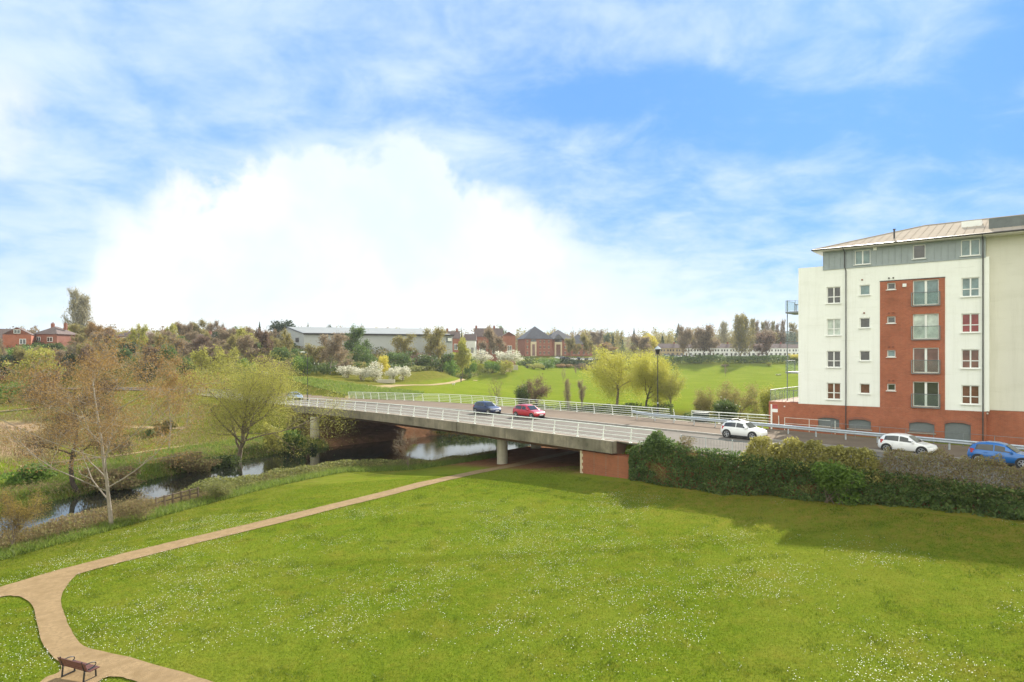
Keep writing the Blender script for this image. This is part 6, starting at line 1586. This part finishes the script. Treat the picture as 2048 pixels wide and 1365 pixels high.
def wall_bush(u, w, zb, W, H, Dp, lm, label, n, ls, seed, name='bush', ratio=.55):
    r_ = np.random.default_rng(seed); p = clump_points(n, W/2, Dp/2, H/2, r_, 16); ca, sa = math.cos(RZ), math.sin(RZ)
    x0, y0, _ = BP(u, w); v, f = leaf_arrays(np.c_[p[:,0], p[:,1], p[:,2]+H/2], ls, r_, ratio=ratio)
    o = empty(name, (x0, y0, zb), RZ, label, 'bush')
    link('crown', np_mesh('crown', v, f), lm, o); segs = [((r_.uniform(-.2,.2)*W,0,0),(r_.uniform(-.35,.35)*W,r_.uniform(-.2,.2)*Dp,H*.6),.025,.01) for _ in range(7)]
    link('stems', tubes_mesh('stems', segs, 4), bw, o)
wall_bush(8.4, -.1, 3.4, 2.6, 2.5, 1.8, M['lf_ivy'], 'rounded ivy bush rising above the wall right of the brick abutment', 3600, .085, 3)
wall_bush(10.4, .35, 4.1, 2.2, 1.4, 1.0, M['lf_brush'], 'dry yellowish brush beside the rounded ivy bush on the wall', 1500, .07, 4, ratio=.2)
wall_bush(21.3, -1.0, 2.6, 3.4, 2.6, 2.0, M['lf_green'], 'bright green shrub spilling down the dark ivy wall below the crash barrier', 5200, .085, 6)
def brush_line(u0, u1, w, zb, H, Dp, lm, label, n, ls, seed, ratio=.5):
    r_ = np.random.default_rng(seed); u = r_.uniform(u0, u1, n); t = r_.random(n)
    hh = H*(.85+.3*np.array([mnoise.noise(Vector((a*.9, seed, 0)))+.5*mnoise.noise(Vector((a*2.7, seed, 4))) for a in u]))*np.clip((u1-u)/.8, .25, 1)*np.clip((u-u0)/.8, .25, 1)
    ww = w+r_.normal(0, Dp/3, n)*(1.1-.5*t); z = zb+hh*t**.7
    o = link('scrub_bush', leaves_mesh('scrub_bush', np.c_[A0[0]+UD[0]*u+WD[0]*ww, A0[1]+UD[1]*u+WD[1]*ww, z], ls, r=r_, ratio=ratio), lm)
    tag(o, label, 'bush')
brush_line(14.9, 23.6, .1, 4.1, 2.0, 1.2, M['lf_scrub'], 'olive yellow scrub growing through the guardrail in front of the white sport utility car', 16000, .07, 7)
brush_line(22.8, 30.5, .1, 4.0, 2.25, 1.2, M['lf_brush'], 'brown brush along the guardrail hiding the lower sides of the white and blue hatchbacks', 14000, .07, 9, .26)
EXPO, CLD, SKYR, SKYG, SKYB, HAZE = 1.0, 4.2, .20, .38, .53, .00013
# ------------------------------------------------------------------ sky, sun, camera
sun = bpy.data.lights.new('sun', 'SUN'); sun.energy = 5.0; sun.angle = R(.55); sun.color = (1.0, .93, .82)
so = bpy.data.objects.new('sun', sun); COL.objects.link(so); so.rotation_euler = (-Vector(SUN)).to_track_quat('-Z', 'Y').to_euler()

wd = bpy.data.worlds.new('World'); sc.world = wd; wd.use_nodes = True
nt = wd.node_tree; nt.nodes.clear()
out = nt.nodes.new('ShaderNodeOutputWorld'); bg_ = nt.nodes.new('ShaderNodeBackground'); nt.links.new(bg_.outputs[0], out.inputs[0]); bg_.inputs[1].default_value = .12
sky = nt.nodes.new('ShaderNodeTexSky'); sky.sky_type = 'NISHITA'; sky.sun_disc = False; sky.sun_elevation = R(ELEV); sky.sun_rotation = math.atan2(SUN[0], SUN[1])
sky.air_density = 1.0; sky.dust_density = .3; sky.ozone_density = 2.5
tc = nt.nodes.new('ShaderNodeTexCoord').outputs['Generated']
sp = N(nt, 'ShaderNodeSeparateXYZ'); nt.links.new(tc, sp.inputs[0]); x, y, z = sp.outputs
mn = lambda op, a, b_=None, c=None, clamp=False: math_(nt, op, a, b_, c, clamp)
def smooth(v, a, b_): 
    n = N(nt, 'ShaderNodeMapRange'); n.interpolation_type = 'SMOOTHSTEP'; nt.links.new(v, n.inputs[0]); n.inputs[1].default_value = a; n.inputs[2].default_value = b_; return n.outputs[0]
def comb(a, b_, c=0.0):
    n = N(nt, 'ShaderNodeCombineXYZ')
    for i, val in enumerate((a, b_, c)):
        if hasattr(val, 'links'): nt.links.new(val, n.inputs[i])
        else: n.inputs[i].default_value = val
    return n.outputs[0]
ys = mn('MAXIMUM', y, .08); u = mn('DIVIDE', x, ys); v = mn('DIVIDE', z, ys)
front = smooth(y, .05, .3)
zc = mn('ADD', mn('MAXIMUM', z, 0.0), .22); cx, cy = mn('DIVIDE', x, zc), mn('DIVIDE', y, zc)
# high broken cloud on a flat layer, drawn out along one direction
rot = N(nt, 'ShaderNodeMapping'); rot.inputs['Rotation'].default_value = (0,0,R(-32)); rot.inputs['Scale'].default_value = (1.0, 1.7, 1); nt.links.new(comb(cx, cy), rot.inputs[0])
n1 = noise_(nt, rot.outputs[0], 1.15, 9, .62, .25)
n2 = noise_(nt, comb(cx, cy, 3.0), 4.4, 10, .6, .35)
bias = mn('ADD', mn('MULTIPLY_ADD', mn('MULTIPLY', u, front), -.11, .01), mn('MULTIPLY', smooth(v, .34, .02), .11))
# clear blue lanes
lane = mn('MULTIPLY', smooth(mn('ABSOLUTE', mn('ADD', v, mn('MULTIPLY_ADD', u, .10, -.415))), .085, .0), smooth(u, -.25, .12))
lane2 = mn('MULTIPLY', smooth(mn('ABSOLUTE', mn('ADD', v, mn('MULTIPLY_ADD', u, -.45, -.15))), .10, .0), smooth(u, .58, .74))
lane3 = mn('MULTIPLY', smooth(mn('ABSOLUTE', mn('ADD', v, mn('MULTIPLY_ADD', u, -.16, -.405))), .05, .0), smooth(mn('ABSOLUTE', mn('ADD', u, .38)), .34, .1))
bias = mn('SUBTRACT', bias, mn('MULTIPLY', mn('ADD', lane, mn('ADD', lane2, mn('MULTIPLY', lane3, .5))), mn('MULTIPLY', front, .16)))
dens = mn('ADD', mn('ADD', mn('MULTIPLY', n1, .56), mn('MULTIPLY', n2, .68)), bias)
high = mn('MULTIPLY_ADD', smooth(dens, .42, .90), .86, .07)
# the great bright cumulus low in the middle
top = [(-.78,.02),(-.70,.07),(-.655,.13),(-.64,.19),(-.60,.232),(-.50,.262),(-.42,.285),(-.36,.31),(-.30,.335),(-.25,.318),(-.20,.312),(-.165,.328),(-.10,.30),(-.05,.262),(.03,.258),(.10,.225),(.17,.18),(.26,.13),(.36,.08),(.46,.03)]
rc = nt.nodes.new('ShaderNodeValToRGB'); e = rc.color_ramp.elements; rc.color_ramp.interpolation = 'B_SPLINE'
pos = lambda a: (a+.8)/1.3
while len(e) < len(top): e.new(.5)
for k, (a, h) in enumerate(top): e[k].position = pos(a); e[k].color = (h*2,)*3+(1,)
puv = comb(u, v)
e1 = noise_(nt, puv, 8.0, 11, .58, .25); e2 = noise_(nt, comb(u, v, 7), 2.4, 5, .55)
uu = mn('ADD', u, mn('MULTIPLY_ADD', e2, .10, -.05))
nt.links.new(mn('DIVIDE', mn('ADD', uu, .8), 1.3), rc.inputs[0])
htop = mn('MULTIPLY', rc.outputs[0], .5)
edge = mn('SUBTRACT', mn('ADD', htop, mn('MULTIPLY_ADD', e1, .26, -.13)), v)
cum = mn('MULTIPLY', mn('MULTIPLY', mn('DIVIDE', mn('ADD', edge, .012), mn('ADD', .024, mn('MULTIPLY', mn('ADD', smooth(u, -.15, .25), mn('MULTIPLY', smooth(u, -.35, -.7), .6)), .13)), clamp=True), smooth(v, -.02, .03)), front)
soft = mn('MULTIPLY', mn('MULTIPLY', smooth(mn('SUBTRACT', mn('ADD', htop, mn('MULTIPLY_ADD', e1, .3, -.15)), v), -.09, .08), .5), front)
# bright patch entering at the left edge
lb = mn('MULTIPLY', mn('MULTIPLY', smooth(mn('ADD', u, mn('MULTIPLY_ADD', e1, .22, -.11)), -.70, -.80), smooth(mn('ABSOLUTE', mn('SUBTRACT', v, .36)), .14, .02)), mn('MULTIPLY', front, .6))
haze = smooth(v, .16, -.02)
tint = mixc(nt, .68, mixc(nt, 1.0, sky.outputs[0], (SKYR, SKYG, SKYB), 'MULTIPLY'), mixc(nt, mn('MULTIPLY', smooth(u, .35, -.65), front), (.50,1.70,4.4), (1.15,2.55,4.6)))
wcol = (CLD*.76, CLD*.92, CLD*1.10)
c1 = mixc(nt, high, tint, wcol)
c1 = mixc(nt, mn('MULTIPLY', haze, mn('MULTIPLY_ADD', n2, .6, .40), clamp=True), c1, (CLD*.80, CLD*.95, CLD*1.08))
shade = mixc(nt, smooth(noise_(nt, comb(u, v, 2), 3.2, 6, .55, .2), .36, .66), (CLD*.85, CLD*.97, CLD*1.02), (CLD*1.08, CLD*1.09, CLD*1.06))
c1 = mixc(nt, soft, c1, (CLD*1.0, CLD*1.08, CLD*1.14))
c1 = mixc(nt, mn('MAXIMUM', cum, lb), c1, shade)
# unseen warm bright cloud behind the viewer, added to brighten the shaded facade
c1 = mixc(nt, mn('MULTIPLY', smooth(y, .12, -.35), .88), c1, mixc(nt, smooth(n1, .3, .7), (CLD*1.9, CLD*1.9, CLD*1.62), (CLD*2.5, CLD*2.45, CLD*2.05)))
nt.links.new(c1, bg_.inputs[0])

# thin spring haze in the air over the whole valley
hz, hnt, hout = nodes('valley_air'); pv = N(hnt, 'ShaderNodeVolumePrincipled'); pv.inputs['Density'].default_value = HAZE; pv.inputs['Color'].default_value = (.86,.93,1,1); pv.inputs['Anisotropy'].default_value = .25
hnt.links.new(pv.outputs[0], hout.inputs['Volume'])
gco = np.empty(len(ground.data.vertices)*3, dtype=np.float32); ground.data.vertices.foreach_get('co', gco); gco = gco.reshape(-1, 3)
mb = MB(); mb.box(gco[:,0].min()-20, gco[:,0].max()+20, gco[:,1].min()-20, gco[:,1].max()+20, gco[:,2].min()-1.5, max(60, gco[:,2].max()+8))
if HAZE > 0: tag(mb.build('haze', hz), kind='stuff')

cam = bpy.data.cameras.new('camera'); co = bpy.data.objects.new('camera', cam); COL.objects.link(co)
co.location = (0, 0, CAMH); co.rotation_euler = (R(90), 0, 0)
cam.sensor_width = 36; cam.lens = F/2048*36; cam.shift_y = (PY0-682.5)/2048; cam.clip_start = .3; cam.clip_end = 6000
sc.camera = co
vs = sc.view_settings
sc.display_settings.display_device = 'sRGB'; vs.view_transform = 'Standard'; vs.look = 'None'; vs.gamma = 1; vs.use_curve_mapping = False; vs.exposure = EXPO
sc.cycles.max_bounces = 8; sc.cycles.transparent_max_bounces = 12; sc.cycles.diffuse_bounces = 4
